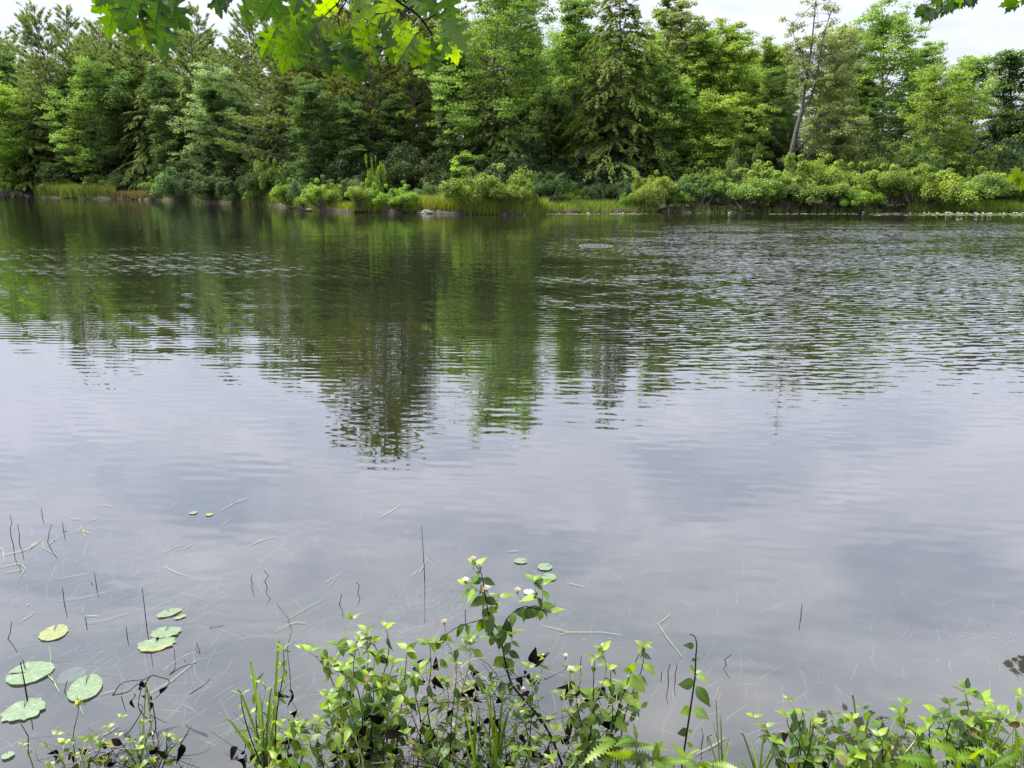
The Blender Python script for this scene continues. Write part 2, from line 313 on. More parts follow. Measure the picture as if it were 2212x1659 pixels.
# ================================================================== trees
def broadleaf(seed, H, cb, R, nb=34, cpb=9, lpc=88, leaf=0.2, rc=0.75, flat=0.5, up=0.25, lean=(0, 0), sides=1.0, tr=None, fork=None, wind=0.0, thin=0.0, droop=0.0):
    rg = np.random.default_rng(seed); T = Tubes(); tr = tr or 0.012 * H + 0.05
    m = 9; zz_ = np.linspace(0, 0.93, m); wob = np.cumsum(rg.normal(size=(m, 2)) * 0.012 * H, 0); wob[0] = 0
    TP = np.stack([lean[0] * H * zz_ ** 1.2 + wob[:, 0], lean[1] * H * zz_ ** 1.2 + wob[:, 1], zz_ * H], 1)
    T.add(TP, tr * (1 - zz_ * 0.9) * np.where(zz_ < 0.02, 1.35, 1.0), 7)
    CC, CR = [], []
    for i in range(nb):
        t = (i + 0.5) / nb; h = cb + (0.93 - cb) * t
        p0 = np.array([np.interp(h, zz_, TP[:, k]) for k in range(3)])
        prof = math.sin(math.pi * (0.20 + 0.64 * t)) ** 0.7
        Lb = R * prof * rg.uniform(0.62, 1.18); a = i * 2.39996 + rg.normal() * 0.35
        el = up + 0.75 * t + rg.normal() * 0.12
        d = np.array([math.cos(a) * math.cos(el), math.sin(a) * math.cos(el), math.sin(el)])
        s = np.linspace(0, 1, 6)[:, None]
        BP = p0 + d * Lb * s + np.array([wind * 0.3, 0, 0.14 - droop]) * Lb * s ** 2 + np.vstack([np.zeros(3), rg.normal(size=(5, 3)) * 0.04 * Lb])
        T.add(BP, np.linspace(tr * 0.36 * (1.1 - t), 0.012, 6), 4)
        side = np.array([-d[1], d[0], 0]); side /= np.linalg.norm(side) + 1e-6
        for c in range(cpb):
            if rg.random() < thin: continue
            sc_ = rg.uniform(0.30, 1.05) if c else 1.0
            q = np.array([np.interp(sc_, s[:, 0], BP[:, k]) for k in range(3)])
            off = side * rg.normal() * 0.24 * Lb * (1.1 - 0.4 * sc_) + np.array([0, 0, rg.normal() * 0.10 * Lb + 0.1])
            C = q + off
            if rg.random() < 0.5: T.add(np.array([q, (q + C) / 2 + [0, 0, 0.05], C]), [0.022, 0.014, 0.008], 3)
            CC.append(C); CR.append(rc * rg.uniform(0.6, 1.25) * (0.75 + 0.25 * prof))
    for c in range(8): CC.append(TP[-1] + rg.normal(size=3) * [0.09 * R, 0.09 * R, 0.3] + [0, 0, c * 0.07 * H / 8]); CR.append(rc * 0.6)
    CC = np.array(CC); CR = np.array(CR); k = len(CC)
    n = k * lpc; ci = np.repeat(np.arange(k), lpc)
    ctr = np.array([TP[:, 0].mean(), TP[:, 1].mean(), 0.5 * H])
    P = unit(rg.normal(size=(n, 3))); P[:, 2] = np.where(P[:, 2] < -0.2, P[:, 2] * 0.5, P[:, 2])
    rad = rg.random(n) ** 0.45
    Pl = P * rad[:, None] * CR[ci][:, None] * np.array([1, 1, flat])
    if wind: Pl += np.array([wind, 0, 0.25]) * (np.abs(Pl[:, :1]) + 0.1) * 0.6
    C = CC[ci] + Pl
    Nn = unit(P * 0.55 + np.array([0, 0, 0.75]) + rg.normal(size=(n, 3)) * 0.45)
    Lf = 0.86 * leaf * rg.uniform(0.6, 1.3, n)
    VV, FF = rhombi(rg, C, Nn, Lf, Lf * rg.uniform(0.5, 0.85, n), D=(rg.normal(size=(n, 3)) + np.array([wind * 2, 0, -0.5])))
    tint = np.clip(rg.normal(0.5, 0.20, k)[ci] + rg.normal(0, 0.15, n), 0, 1)
    return T.mesh('trunk', M_BARK), mesh_np('crown', VV, [FF], M_LEAF, tint=tint)

def hemlock(seed, H, R, n=26000, cb=0.06, droop=0.5, leaf=0.26, lean=(0, 0), power=0.85, nb=110, dens=1.0):
    rg = np.random.default_rng(seed); T = Tubes(); tr = 0.011 * H + 0.05
    zz_ = np.linspace(0, 1, 9); TP = np.stack([lean[0] * H * zz_, lean[1] * H * zz_, zz_ * H], 1)
    T.add(TP, tr * (1.02 - zz_), 6)
    B = []
    for i in range(nb):
        t = ((i + 0.5) / nb) ** 1.1; h = cb + (0.985 - cb) * t
        Lb = R * ((1 - t) ** power + 0.04) * rg.uniform(0.55, 1.2)
        B.append((np.array([lean[0] * H * h, lean[1] * H * h, h * H]), i * 2.39996 + rg.normal() * 0.3, Lb, rg.uniform(0.7, 1.3) * droop, rg.uniform(0.05, 0.4)))
    wts = np.array([b[2] ** 1.45 for b in B]); cnt = np.maximum(6, (wts / wts.sum() * n).astype(int))
    VV, tint, dirs, cen, nrm = [], [], [], [], []
    for (p0, a, Lb, dr, rise), c in zip(B, cnt):
        dh = np.array([math.cos(a), math.sin(a), 0]); sd_ = np.array([-dh[1], dh[0], 0])
        f = lambda s: p0 + dh * Lb * s[:, None] + np.array([0, 0, 1.0]) * (rise * s - dr * s ** 2)[:, None] * Lb
        s = np.linspace(0, 1, 5); T.add(f(s), np.linspace(0.05 * (0.4 + Lb / R), 0.008, 5), 3)
        # sub sprays: fans that leave the branch
        ns = max(3, int(Lb * 3.2)); ss = rg.uniform(0.12, 1.0, ns); sgn = rg.choice([-1, 1], ns); sw = 0.42 * Lb * (1.08 - ss) * rg.uniform(0.5, 1.1, ns) + 0.15
        k = rg.integers(0, ns, c); q = rg.random(c) ** 0.8
        base = f(np.clip(ss[k] + q * 0.22, 0, 1.15))
        C = base + sd_ * (sgn[k] * sw[k] * q)[:, None] + np.array([0, 0, -1.0]) * (0.45 * dr * q ** 2 * sw[k])[:, None] + rg.normal(size=(c, 3)) * 0.06
        C[:, 2] -= rg.random(c) ** 2 * 0.22 * droop
        D = unit(sd_ * (sgn[k])[:, None] * 0.8 + dh * 0.9 + np.array([0, 0, -0.75 * dr]) + rg.normal(size=(c, 3)) * 0.35)
        cen.append(C); dirs.append(D); nrm.append(unit(np.array([0, 0, 1.0]) + dh * 0.5 + rg.normal(size=(c, 3)) * 0.35)); tint.append(np.clip(rg.normal(0.5, 0.2) + rg.normal(0, 0.16, c) + 0.22 * (q - 0.5), 0, 1))
    C = np.concatenate(cen); D = np.concatenate(dirs); Nn = np.concatenate(nrm); m = len(C)
    Lf = leaf * rg.uniform(0.6, 1.35, m)
    VV, FF = rhombi(rg, C, Nn, Lf, Lf * rg.uniform(0.22, 0.4, m), D=D, bend=0.15)
    return T.mesh('trunk', M_PBARK), mesh_np('crown', VV, [FF], M_NEED, tint=np.concatenate(tint))

def white_pine(seed, H, R, n=34000, cb=0.12, lean=(0, 0), nw=20, gaps=0.15, wind=-0.25, topthin=0.5, leaf=0.30, tp=.50):
    rg = np.random.default_rng(seed); T = Tubes(); tr = 0.010 * H + 0.06
    zz_ = np.linspace(0, 1, 12); wob = np.cumsum(rg.normal(size=(12, 2)) * 0.006 * H, 0); wob[0] = 0
    TP = np.stack([lean[0] * H * zz_ ** 1.1 + wob[:, 0], lean[1] * H * zz_ + wob[:, 1], zz_ * H], 1)
    T.add(TP, tr * (1.03 - zz_), 7)
    B = []
    for wv in range(nw):
        t = (wv + rg.uniform(0.2, 0.8)) / nw; h = cb + (0.97 - cb) * t
        for b in range(rg.integers(4, 7)):
            a = rg.uniform(0, 2 * math.pi)
            prof = (1 - t) ** tp * (0.65 + 0.35 * min(1, t / 0.25)) + 0.08
            Lb = R * prof * rg.uniform(0.55, 1.25); dead = rg.random() < gaps * (1.6 if t < 0.35 else 0.5)
            p0 = np.array([np.interp(h, zz_, TP[:, k]) for k in range(3)]) + [0, 0, rg.normal() * 0.15]
            el = 0.02 + 0.95 * t ** 2.2 + rg.normal() * 0.10
            B.append((p0, a, Lb, el, dead, t))
    wts = np.array([0.0 if b[4] else b[2] ** 1.3 for b in B]); cnt = (wts / wts.sum() * n * 1.25).astype(int)
    cen, dirs, tint, lens = [], [], [], []
    for (p0, a, Lb, el, dead, t), c in zip(B, cnt):
        dh = unit(np.array([math.cos(a) + wind * 0.5, math.sin(a), 0])); sd_ = np.array([-dh[1], dh[0], 0])
        sag = -0.10 if t < 0.5 else 0.0
        f = lambda s: p0 + (dh * math.cos(el)) * Lb * s[:, None] + np.array([0, 0, 1.0]) * (math.sin(el) * s + sag * s + 0.20 * s ** 2.5)[:, None] * Lb
        s = np.linspace(0, 1 if not dead else 0.6, 6); pp = f(s) + np.vstack([np.zeros(3), rg.normal(size=(5, 3)) * 0.03 * Lb])
        T.add(pp, np.linspace(0.06 * (0.3 + Lb / R) + 0.01, 0.008, 6), 4)
        if dead:
            for _ in range(4):
                s0 = rg.uniform(0.2, 0.6); q = f(np.array([s0]))[0]; T.add(np.array([q, q + (dh * 0.4 + sd_ * rg.uniform(-0.7, 0.7)) * 0.25 * Lb + [0, 0, rg.normal() * 0.06]]), [0.02, 0.006], 3)
            continue
        ns = max(5, int(Lb * 4.5)); ss = rg.uniform(0.30, 1.0, ns) ** 0.8; lat = rg.normal(0, 0.16, ns) * Lb * (1.25 - 0.6 * ss); tl = rg.uniform(0.5, 1.1, ns) * 0.6
        k = rg.integers(0, ns, c); q = rg.random(c)
        tp0 = f(ss)[k] + sd_ * lat[k][:, None]; tufd = unit(dh * 0.9 + sd_ * np.sign(lat)[:, None] * 0.35 + np.array([wind * 0.4, 0, 0.18 + el]))[k]
        C = tp0 + tufd * (q * tl[k])[:, None] + rg.normal(size=(c, 3)) * np.array([0.07, 0.07, 0.035])
        D = unit(tufd * 0.9 + rg.normal(size=(c, 3)) * 0.42 + np.array([0, 0, 0.22]))
        cen.append(C); dirs.append(D); tint.append(np.clip(rg.normal(0.45, 0.18) + rg.normal(0, 0.13, c) + 0.25 * (q - 0.5), 0, 1)); lens.append(np.full(c, leaf))
        if Lb > 1.2:
            for j in range(0, ns, 3): T.add(np.array([f(ss[j:j + 1])[0] - dh * 0.15 * Lb, f(ss[j:j + 1])[0] + sd_ * lat[j]]), [0.022, 0.008], 3)
    C = np.concatenate(cen); D = np.concatenate(dirs); m = len(C); Lf = np.concatenate(lens) * rg.uniform(0.6, 1.2, m)
    wv = unit(np.cross(D, rg.normal(size=(m, 3)))) * (0.027 + 0.024 * rg.random(m))[:, None]
    VV = np.stack([C - wv, C + wv, C + D * Lf[:, None]], 1).reshape(-1, 3)
    return T.mesh('trunk', M_PBARK), mesh_np('crown', VV, [np.arange(3 * m).reshape(m, 3)], M_NEED, tint=np.concatenate(tint))

def shrub(seed, W=1.0, H=1.0, ncl=75, lpc=85, leaf=0.12, rc=0.34, stemmat=None, lumps=6, sr=1.0):
    rg = np.random.default_rng(seed); T = Tubes()
    lc = np.stack([rg.uniform(-0.85, 0.85, lumps) * W, rg.uniform(-0.6, 0.6, lumps) * W, rg.uniform(0.30, 0.62, lumps) * H], 1); lr = rg.uniform(0.35, 0.55, lumps) * W
    CC = []
    while len(CC) < ncl:
        j = rg.integers(0, lumps); d = unit(rg.normal(size=3)); d[2] = abs(d[2]) * 1.0 - 0.35
        C = lc[j] + d * lr[j] * rg.uniform(0.45, 1.05) * np.array([1, 1, 0.9 * H / W])
        if C[2] > 0.10: CC.append(C)
    for k in range(7): C = np.array([rg.uniform(-0.8, 0.8) * W, rg.uniform(-.5, .5) * W, H * rg.uniform(0.72, 1.0)]); CC.append(C)
    for C in CC[::4] + CC[-7:]: T.add(np.array([[C[0] * 0.3, C[1] * 0.3, 0], C * [0.7, 0.7, 0.55], C]), [0.022 * sr, 0.014 * sr, 0.006 * sr], 3)
    CC = np.array(CC); k = len(CC); CR = rc * rg.uniform(0.6, 1.3, k); CR[-7:] *= 0.55; n = k * lpc; ci = np.repeat(np.arange(k), lpc)
    P = unit(rg.normal(size=(n, 3))); C = CC[ci] + P * (rg.random(n) ** 0.45 * CR[ci])[:, None] * np.array([1, 1, 0.75]); C[:, 2] = np.maximum(C[:, 2], 0.02)
    Nn = unit(P * 0.7 + np.array([0, 0, 0.6]) + rg.normal(size=(n, 3)) * 0.45); Lf = leaf * rg.uniform(0.6, 1.35, n)
    VV, FF = rhombi(rg, C, Nn, Lf, Lf * rg.uniform(0.4, 0.7, n))
    tint = np.clip(rg.normal(0.5, 0.2, k)[ci] + rg.normal(0, 0.16, n), 0, 1)
    return T.mesh('stems', stemmat or M_BARK), mesh_np('foliage', VV, [FF], M_LEAF, tint=tint)

def place_tree(name, meshes, x, y, z, label, color, group='trees along the far shore', rot=0.0, s=1.0, cat='tree', parts=('trunk', 'crown')):
    root = empty(name, (x, y, z), label, cat, group); root.rotation_euler = (0, 0, rot); root.scale = (s, s, s) if not isinstance(s, tuple) else s
    a = link(parts[0], meshes[0], root); b = link(parts[1], meshes[1], root); b.color = (*color, 1)
    return root

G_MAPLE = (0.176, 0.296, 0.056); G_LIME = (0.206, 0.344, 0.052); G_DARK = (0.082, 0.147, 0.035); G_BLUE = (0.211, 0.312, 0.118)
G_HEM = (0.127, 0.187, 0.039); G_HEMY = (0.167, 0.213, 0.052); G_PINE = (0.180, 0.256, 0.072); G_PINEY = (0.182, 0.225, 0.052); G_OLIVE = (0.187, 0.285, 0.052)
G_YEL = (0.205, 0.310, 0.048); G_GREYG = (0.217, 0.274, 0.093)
# kind, base px, distance, (top px, top py), half width px, colour, kwargs, name, label
TREES = [
 ('P', 162, 99, (70, 28), 95, G_PINE, dict(seed=1, lean=1, cb=0.18, gaps=.25, wind=-0.5, nw=22, n=30000), 'white_pine', 'tall wispy white pine at far left with its open crown leaning against the sky'),
 ('P', 172, 108, (137, 18), 60, G_PINE, dict(seed=2, lean=1, cb=0.2, wind=-0.5, n=22000), 'white_pine', 'narrow white pine whose top pokes up just right of the leftmost leaning one'),
 ('P', 232, 104, (215, 60), 90, G_PINE, dict(seed=3, cb=0.15, wind=-0.4, n=30000), 'white_pine', 'dense white pine behind the first hanging oak leaves at left'),
 ('P', 330, 93, (292, 95), 75, G_PINEY, dict(seed=4, cb=0.05, gaps=.35, wind=-0.1, n=26000, nw=19), 'white_pine', 'white pine with bare grey mid trunk and browning lower boughs'),
 ('P', 447, 103, (430, 18), 70, G_PINE, dict(seed=5, cb=0.2, wind=-0.2, n=26000), 'white_pine', 'spiky white pine top between the two bunches of oak leaves'),
 ('P', 548, 96, (533, 20), 85, G_PINE, dict(seed=6, cb=0.2, gaps=.2, n=30000, topthin=.6), 'white_pine', 'thin open white pine above the bluish round maple'),
 ('P', 668, 88, (690, -40), 80, G_PINE, dict(seed=7, cb=0.2, n=26000), 'white_pine', 'tall white pine rising behind the drooping hemlock'),
 ('P', 838, 70, (800, -118), 190, G_PINEY, dict(seed=8, cb=0.06, gaps=.12, n=90000, nw=26, tp=.34, wind=-0.15, leaf=.32), 'white_pine', 'broad white pine with layered yellow-tipped boughs left of the big maple'),
 ('B', 862, 75, (848, -98), 105, G_DARK, dict(seed=51, cb=.3, leaf=.2, nb=44, rc=.85), 'oak_tree', 'tall dark oak crown rising behind the broad pine'),
 ('B', 205, 91, (210, 165), 85, G_MAPLE, dict(seed=11, cb=.12, leaf=.22, rc=.85), 'maple_tree', 'bright green maple in front of the left pines'),
 ('B', -30, 96, (10, 205), 90, G_LIME, dict(seed=12, cb=.12, leaf=.24, rc=.9), 'maple_tree', 'yellow-green maple cut by the left edge'),
 ('B', 60, 100, (50, 330), 70, G_MAPLE, dict(seed=13, cb=.05, leaf=.22, nb=22), 'maple_tree', 'low leafy tree at the waterside, far left'),
 ('B', 200, 89, (196, 322), 20, G_MAPLE, dict(seed=14, cb=.55, leaf=.2, nb=10, cpb=5, rc=.5), 'young_maple', 'small sapling with a pale bare stem under the left maple'),
 ('B', 480, 83, (480, 168), 92, G_BLUE, dict(seed=15, cb=.08, leaf=.2, rc=.8, wind=-.3, nb=40), 'maple_tree', 'rounded pale blue-green maple among the pines'),
 ('H', 618, 75, (615, 120), 78, G_HEMY, dict(seed=21, n=30000), 'hemlock_tree', 'olive hemlock with hanging sprays left of the broad pine'),
 ('H', 575, 80, (572, 250), 45, G_HEM, dict(seed=22, n=12000, nb=70), 'hemlock_tree', 'small dark hemlock between the bluish maple and the olive hemlock'),
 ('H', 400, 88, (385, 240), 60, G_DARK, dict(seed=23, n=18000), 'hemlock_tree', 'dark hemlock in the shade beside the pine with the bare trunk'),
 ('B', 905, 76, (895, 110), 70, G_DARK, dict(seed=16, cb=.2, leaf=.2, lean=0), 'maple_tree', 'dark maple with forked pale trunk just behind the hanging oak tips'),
 ('H', 925, 63, (918, 325), 52, G_HEM, dict(seed=24, n=14000, nb=80), 'hemlock_tree', 'young conical hemlock at the foot of the big maple'),
 ('B', 880, 66, (880, 205), 45, G_MAPLE, dict(seed=17, cb=.3, leaf=.18, nb=20, rc=.55), 'maple_tree', 'slim maple with bright leaf layers between broad pine and big maple'),
 ('B', 1040, 61, (1060, -75), 135, G_MAPLE, dict(seed=18, cb=.16, leaf=.19, rc=.75, nb=56, cpb=10, lpc=72, up=.15), 'maple_tree', 'big bright maple with visible trunk at the centre of the shore'),
 ('B', 1120, 72, (1105, -40), 80, G_LIME, dict(seed=19, cb=.3, leaf=.2, nb=40), 'maple_tree', 'lighter maple crown rising behind the big central one'),
 ('H', 1165, 78, (1160, 38), 35, G_DARK, dict(seed=25, n=9000, nb=80, droop=.3), 'spruce_tree', 'dark narrow spruce tip beside the gap of sky'),
 ('B', 1010, 57, (1005, 335), 40, G_LIME, dict(seed=31, cb=.1, leaf=.17, nb=16, cpb=7, rc=.5), 'maple_sapling', 'lime green sapling below the big maple'),
 ('B', 1122, 57.5, (1118, 325), 24, G_BLUE, dict(seed=32, cb=.12, leaf=.15, nb=18, cpb=5, rc=.42), 'aspen_sapling', 'slender grey-green aspen sapling right of the big maple'),
 ('B', 1238, 68, (1238, -20), 72, G_MAPLE, dict(seed=33, cb=.12, leaf=.19, nb=46, rc=.7), 'maple_tree', 'tall narrow maple right of the gap of sky'),
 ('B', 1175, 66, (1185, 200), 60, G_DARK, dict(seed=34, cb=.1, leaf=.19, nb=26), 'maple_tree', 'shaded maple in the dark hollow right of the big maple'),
 ('H', 1345, 61, (1338, -75), 130, G_HEM, dict(seed=26, n=56000, nb=160, power=.5), 'hemlock_tree', 'great dark hemlock, tallest conifer right of centre'),
 ('H', 1290, 60, (1285, 120), 70, G_HEM, dict(seed=27, n=22000, nb=100), 'hemlock_tree', 'lower hemlock against the left side of the great dark one'),
 ('B', 1450, 60, (1440, 150), 75, G_MAPLE, dict(seed=35, cb=.08, leaf=.18, nb=34, rc=.6), 'maple_tree', 'bright-leaved maple against the right side of the great hemlock'),
 ('B', 1430, 69, (1428, -40), 62, G_OLIVE, dict(seed=28, cb=.2, nb=44, thin=.25, rc=.55, leaf=.17), 'tamarack_tree', 'airy pale tamarack rising behind the great hemlock'),
 ('B', 1478, 67, (1475, -20), 48, G_GREYG, dict(seed=29, cb=.2, nb=40, thin=.4, rc=.5, leaf=.16), 'tamarack_tree', 'thin grey-green tamarack with sky showing through'),
 ('B', 1515, 66, (1512, 45), 62, G_OLIVE, dict(seed=36, cb=.15, leaf=.19, nb=34), 'maple_tree', 'yellow-green maple with a level top, left of three'),
 ('B', 1590, 64, (1588, 35), 60, G_YEL, dict(seed=37, cb=.15, leaf=.19, nb=36, wind=.2), 'maple_tree', 'yellow-green maple whose plume-like top is the middle of three'),
 ('B', 1668, 69, (1664, 72), 52, G_OLIVE, dict(seed=38, cb=.15, leaf=.19, nb=30), 'maple_tree', 'rounded green maple left of the leaning tree'),
 ('B', 1548, 59, (1545, 190), 62, G_YEL, dict(seed=39, cb=.12, leaf=.17, nb=26, rc=.6), 'maple_tree', 'lower golden-green maple in front of the three maples'),
 ('B', 1625, 60, (1630, 215), 58, G_OLIVE, dict(seed=40, cb=.1, leaf=.17, nb=26, rc=.6), 'maple_tree', 'low maple close to the leaning trunk on its left'),
 ('B', 1905, 76, (1900, 25), 98, G_MAPLE, dict(seed=42, cb=.2, leaf=.22, nb=44, rc=.9, thin=.12), 'maple_tree', 'broad tall green maple behind the leaning tree'),
 ('B', 1845, 72, (1838, 38), 60, G_OLIVE, dict(seed=43, cb=.2, leaf=.2, nb=34, thin=.1), 'maple_tree', 'olive maple between leaning tree and the broad tall one'),
 ('B', 1995, 78, (1990, 95), 62, G_MAPLE, dict(seed=44, cb=.15, leaf=.2, nb=30), 'maple_tree', 'maple stepping down to the notch of sky on the right'),
 ('B', 1815, 62, (1815, 235), 62, G_GREYG, dict(seed=45, cb=.08, leaf=.17, nb=26, rc=.65), 'willow_tree', 'grey-green bushy willow right of the leaning trunk'),
 ('B', 2010, 59, (2045, 168), 102, G_OLIVE, dict(seed=46, cb=.10, leaf=.16, nb=50, cpb=10, rc=.6, wind=.45, up=.35, lpc=62), 'willow_tree', 'feathery rounded willow with forked trunk and a low limb to its right'),
 ('B', 2105, 74, (2105, 118), 62, G_MAPLE, dict(seed=47, cb=.15, leaf=.2, nb=34), 'maple_tree', 'green maple just right of the notch of sky'),
 ('B', 2178, 68, (2190, 88), 60, G_DARK, dict(seed=48, cb=.25, leaf=.19, nb=34, thin=.1), 'maple_tree', 'dark maple with a leaning grey trunk near the right edge'),
 ('B', 2260, 66, (2262, 110), 70, G_MAPLE, dict(seed=49, cb=.1, leaf=.2, nb=30), 'maple_tree', 'maple cut by the right edge'),
]
COPY = {}
for kind, bx, D, (tx, ty), hw, colr, kw, nm, lab in TREES:
    kw = dict(kw); b = at(bx, 400, D); gz = tz(b[0], D) - 0.05; tp = at(tx, ty, D); H = tp[2] - gz; R = hw / FPX * D
    ln = ((tp[0] - b[0]) / H, 0)
    kw.pop('lean', None); kw['lean'] = ln
    if kind == 'P': me = white_pine(H=H, R=R, **kw)
    elif kind == 'H': me = hemlock(H=H, R=R, **kw)
    else:
        kw.setdefault('nb', 34); H -= 0.7 if bx < 1450 else 1.1; me = broadleaf(H=H, R=R, **kw)
    COPY.setdefault(kind, []).append((me, H))
    place_tree(nm, me, b[0], D, gz, lab, colr)

# the leaning grey tree, drawn limb by limb
def leaning_tree():
    D = 58.5; b = at(1700, 372, D); gz = tz(b[0], D); root = empty('leaning_tree', (b[0], D, gz), 'leaning grey-barked tree with forked limbs and a thin, half bare crown', 'tree', 'trees along the far shore')
    T = Tubes(); rg = np.random.default_rng(77); O = np.array([b[0], D, gz])
    def limb(pts, r0, r1, dy=0.0):
        P = np.array([at(px, py, D + dy * i / len(pts)) for i, (px, py) in enumerate(pts)]) - O
        T.add(P, np.linspace(r0, r1, len(P)) * .56, 7); return P
    tips = []
    limb([(1696, 385), (1701, 360), (1712, 320), (1722, 275), (1733, 238)], 0.42, 0.27)
    A = limb([(1733, 238), (1736, 205), (1745, 160), (1752, 110), (1757, 60), (1762, 5), (1766, -30)], 0.20, 0.03)
    Bq = limb([(1733, 238), (1750, 215), (1762, 180), (1768, 140), (1776, 90), (1790, 40), (1806, 5)], 0.17, 0.03, -1)
    C1 = limb([(1713, 330), (1735, 310), (1752, 290), (1768, 278), (1800, 268), (1850, 262)], 0.14, 0.03, -1.5)
    C2 = limb([(1714, 365), (1740, 345), (1758, 325), (1775, 315), (1815, 316), (1850, 328)], 0.11, 0.02, -1.5)
    C3 = limb([(1758, 288), (1772, 262), (1783, 235), (1790, 215)], 0.08, 0.02, -1)
    C4 = limb([(1762, 180), (1790, 160), (1815, 135), (1840, 120)], 0.07, 0.02)
    C5 = limb([(1745, 160), (1728, 120), (1715, 80), (1712, 45)], 0.06, 0.02, 1)
    CC = []
    for L, n_, sp in ((A, 16, 1.0), (Bq, 22, 1.1), (C1, 12, .8), (C2, 7, .6), (C3, 12, 1.0), (C4, 14, 1.0), (C5, 12, .7)):
        for i in range(n_):
            t = rg.uniform(0.25, 1.0) * (len(L) - 1); j = min(int(t), len(L) - 2); q = L[j] + (L[j + 1] - L[j]) * (t - j)
            c = q + rg.normal(size=3) * [sp, sp, sp * 0.8]; CC.append(c); T.add(np.array([q, (q + c) / 2 + [0, 0, .1], c]), [0.03, 0.018, 0.008], 3)
    for _ in range(330):
        p = at(rg.uniform(1728, 1850), rg.uniform(60, 330), D + rg.uniform(0, 3)) - O; CC.append(p)
    for _ in range(34): CC.append(at(rg.uniform(1695, 1745), rg.uniform(85, 200), D + 2) - O)
    CC = np.array(CC); k = len(CC); lpc = 75; n = k * lpc; ci = np.repeat(np.arange(k), lpc); CR = rg.uniform(0.3, 0.6, k)
    P = unit(rg.normal(size=(n, 3))); C = CC[ci] + P * (rg.random(n) ** .5 * CR[ci])[:, None] * np.array([1, 1, .6])
    Lf = 0.15 * rg.uniform(.6, 1.3, n)
    VV, FF = rhombi(rg, C, unit(P * .6 + [0, 0, .6] + rg.normal(size=(n, 3)) * .5), Lf, Lf * .55)
    link('trunk', T.mesh('trunk', M_GBARK), root)
    cr_ = link('crown', mesh_np('crown', VV, [FF], M_LEAF, tint=np.clip(rg.normal(.5, .2, k)[ci] + rg.normal(0, .15, n), 0, 1)), root); cr_.color = (*G_GREYG, 1)
leaning_tree()

# forest behind: copies of the trees already built
rr_ = random.Random(5)
for row, (dist0, step, hmul) in enumerate([(9, 60, 0), (14, 105, 0.80), (24, 90, 0.86), (36, 80, 0.95), (52, 90, 1.0)]):
    px = -260 + row * 30
    while px < (900 if row == 0 else 2500):
        Y = shoreY(px) + dist0 + rr_.uniform(-4, 4)
        x = (px - 1106) / FPX * (Y * math.cos(PITCH) + CAM_H * math.sin(PITCH))
        kind = rr_.choice('PPH' if px < 900 else 'BBH' if px < 1500 else 'BBB')
        me, H = rr_.choice([q for q in COPY[kind] if q[1] > 14.0])
        # skyline in the photograph dips to the right
        topy = np.interp(px, [-200, 60, 300, 700, 1060, 1150, 1215, 1450, 1720, 1900, 2010, 2060, 2130, 2400], [150, 130, 110, 60, 50, 125, 80, 60, 140, 150, 270, 310, 260, 230])
        if row == 0: topy = 150; kind = rr_.choice('HB'); me, H = rr_.choice([q for q in COPY[kind] if q[1] > 9.0])
        Ht = (at(px, topy + (rr_.uniform(15, 70) if px > 750 else rr_.uniform(-25, 35)), Y)[2] - 1.5)
        s = Ht / H
        if px_of(x, Y) > -350:
            nm = {'P': 'white_pine', 'H': 'hemlock_tree', 'B': 'maple_tree'}[kind]
            place_tree(nm, me, x, Y, tz(x, Y) - 0.1, {'P': 'white pine deep in the wood behind the shore trees', 'H': 'shaded hemlock deep in the wood behind the shore trees', 'B': 'broadleaf tree deep in the wood behind the shore trees'}[kind],
                       {'P': G_PINE, 'H': G_HEM, 'B': G_DARK if row == 0 else rr_.choice([G_MAPLE, G_OLIVE, G_DARK])}[kind], group='trees of the wood behind', rot=rr_.uniform(0, 6.28), s=(s * 1.05, s * 1.05, s))
        px += step * rr_.uniform(0.7, 1.2)

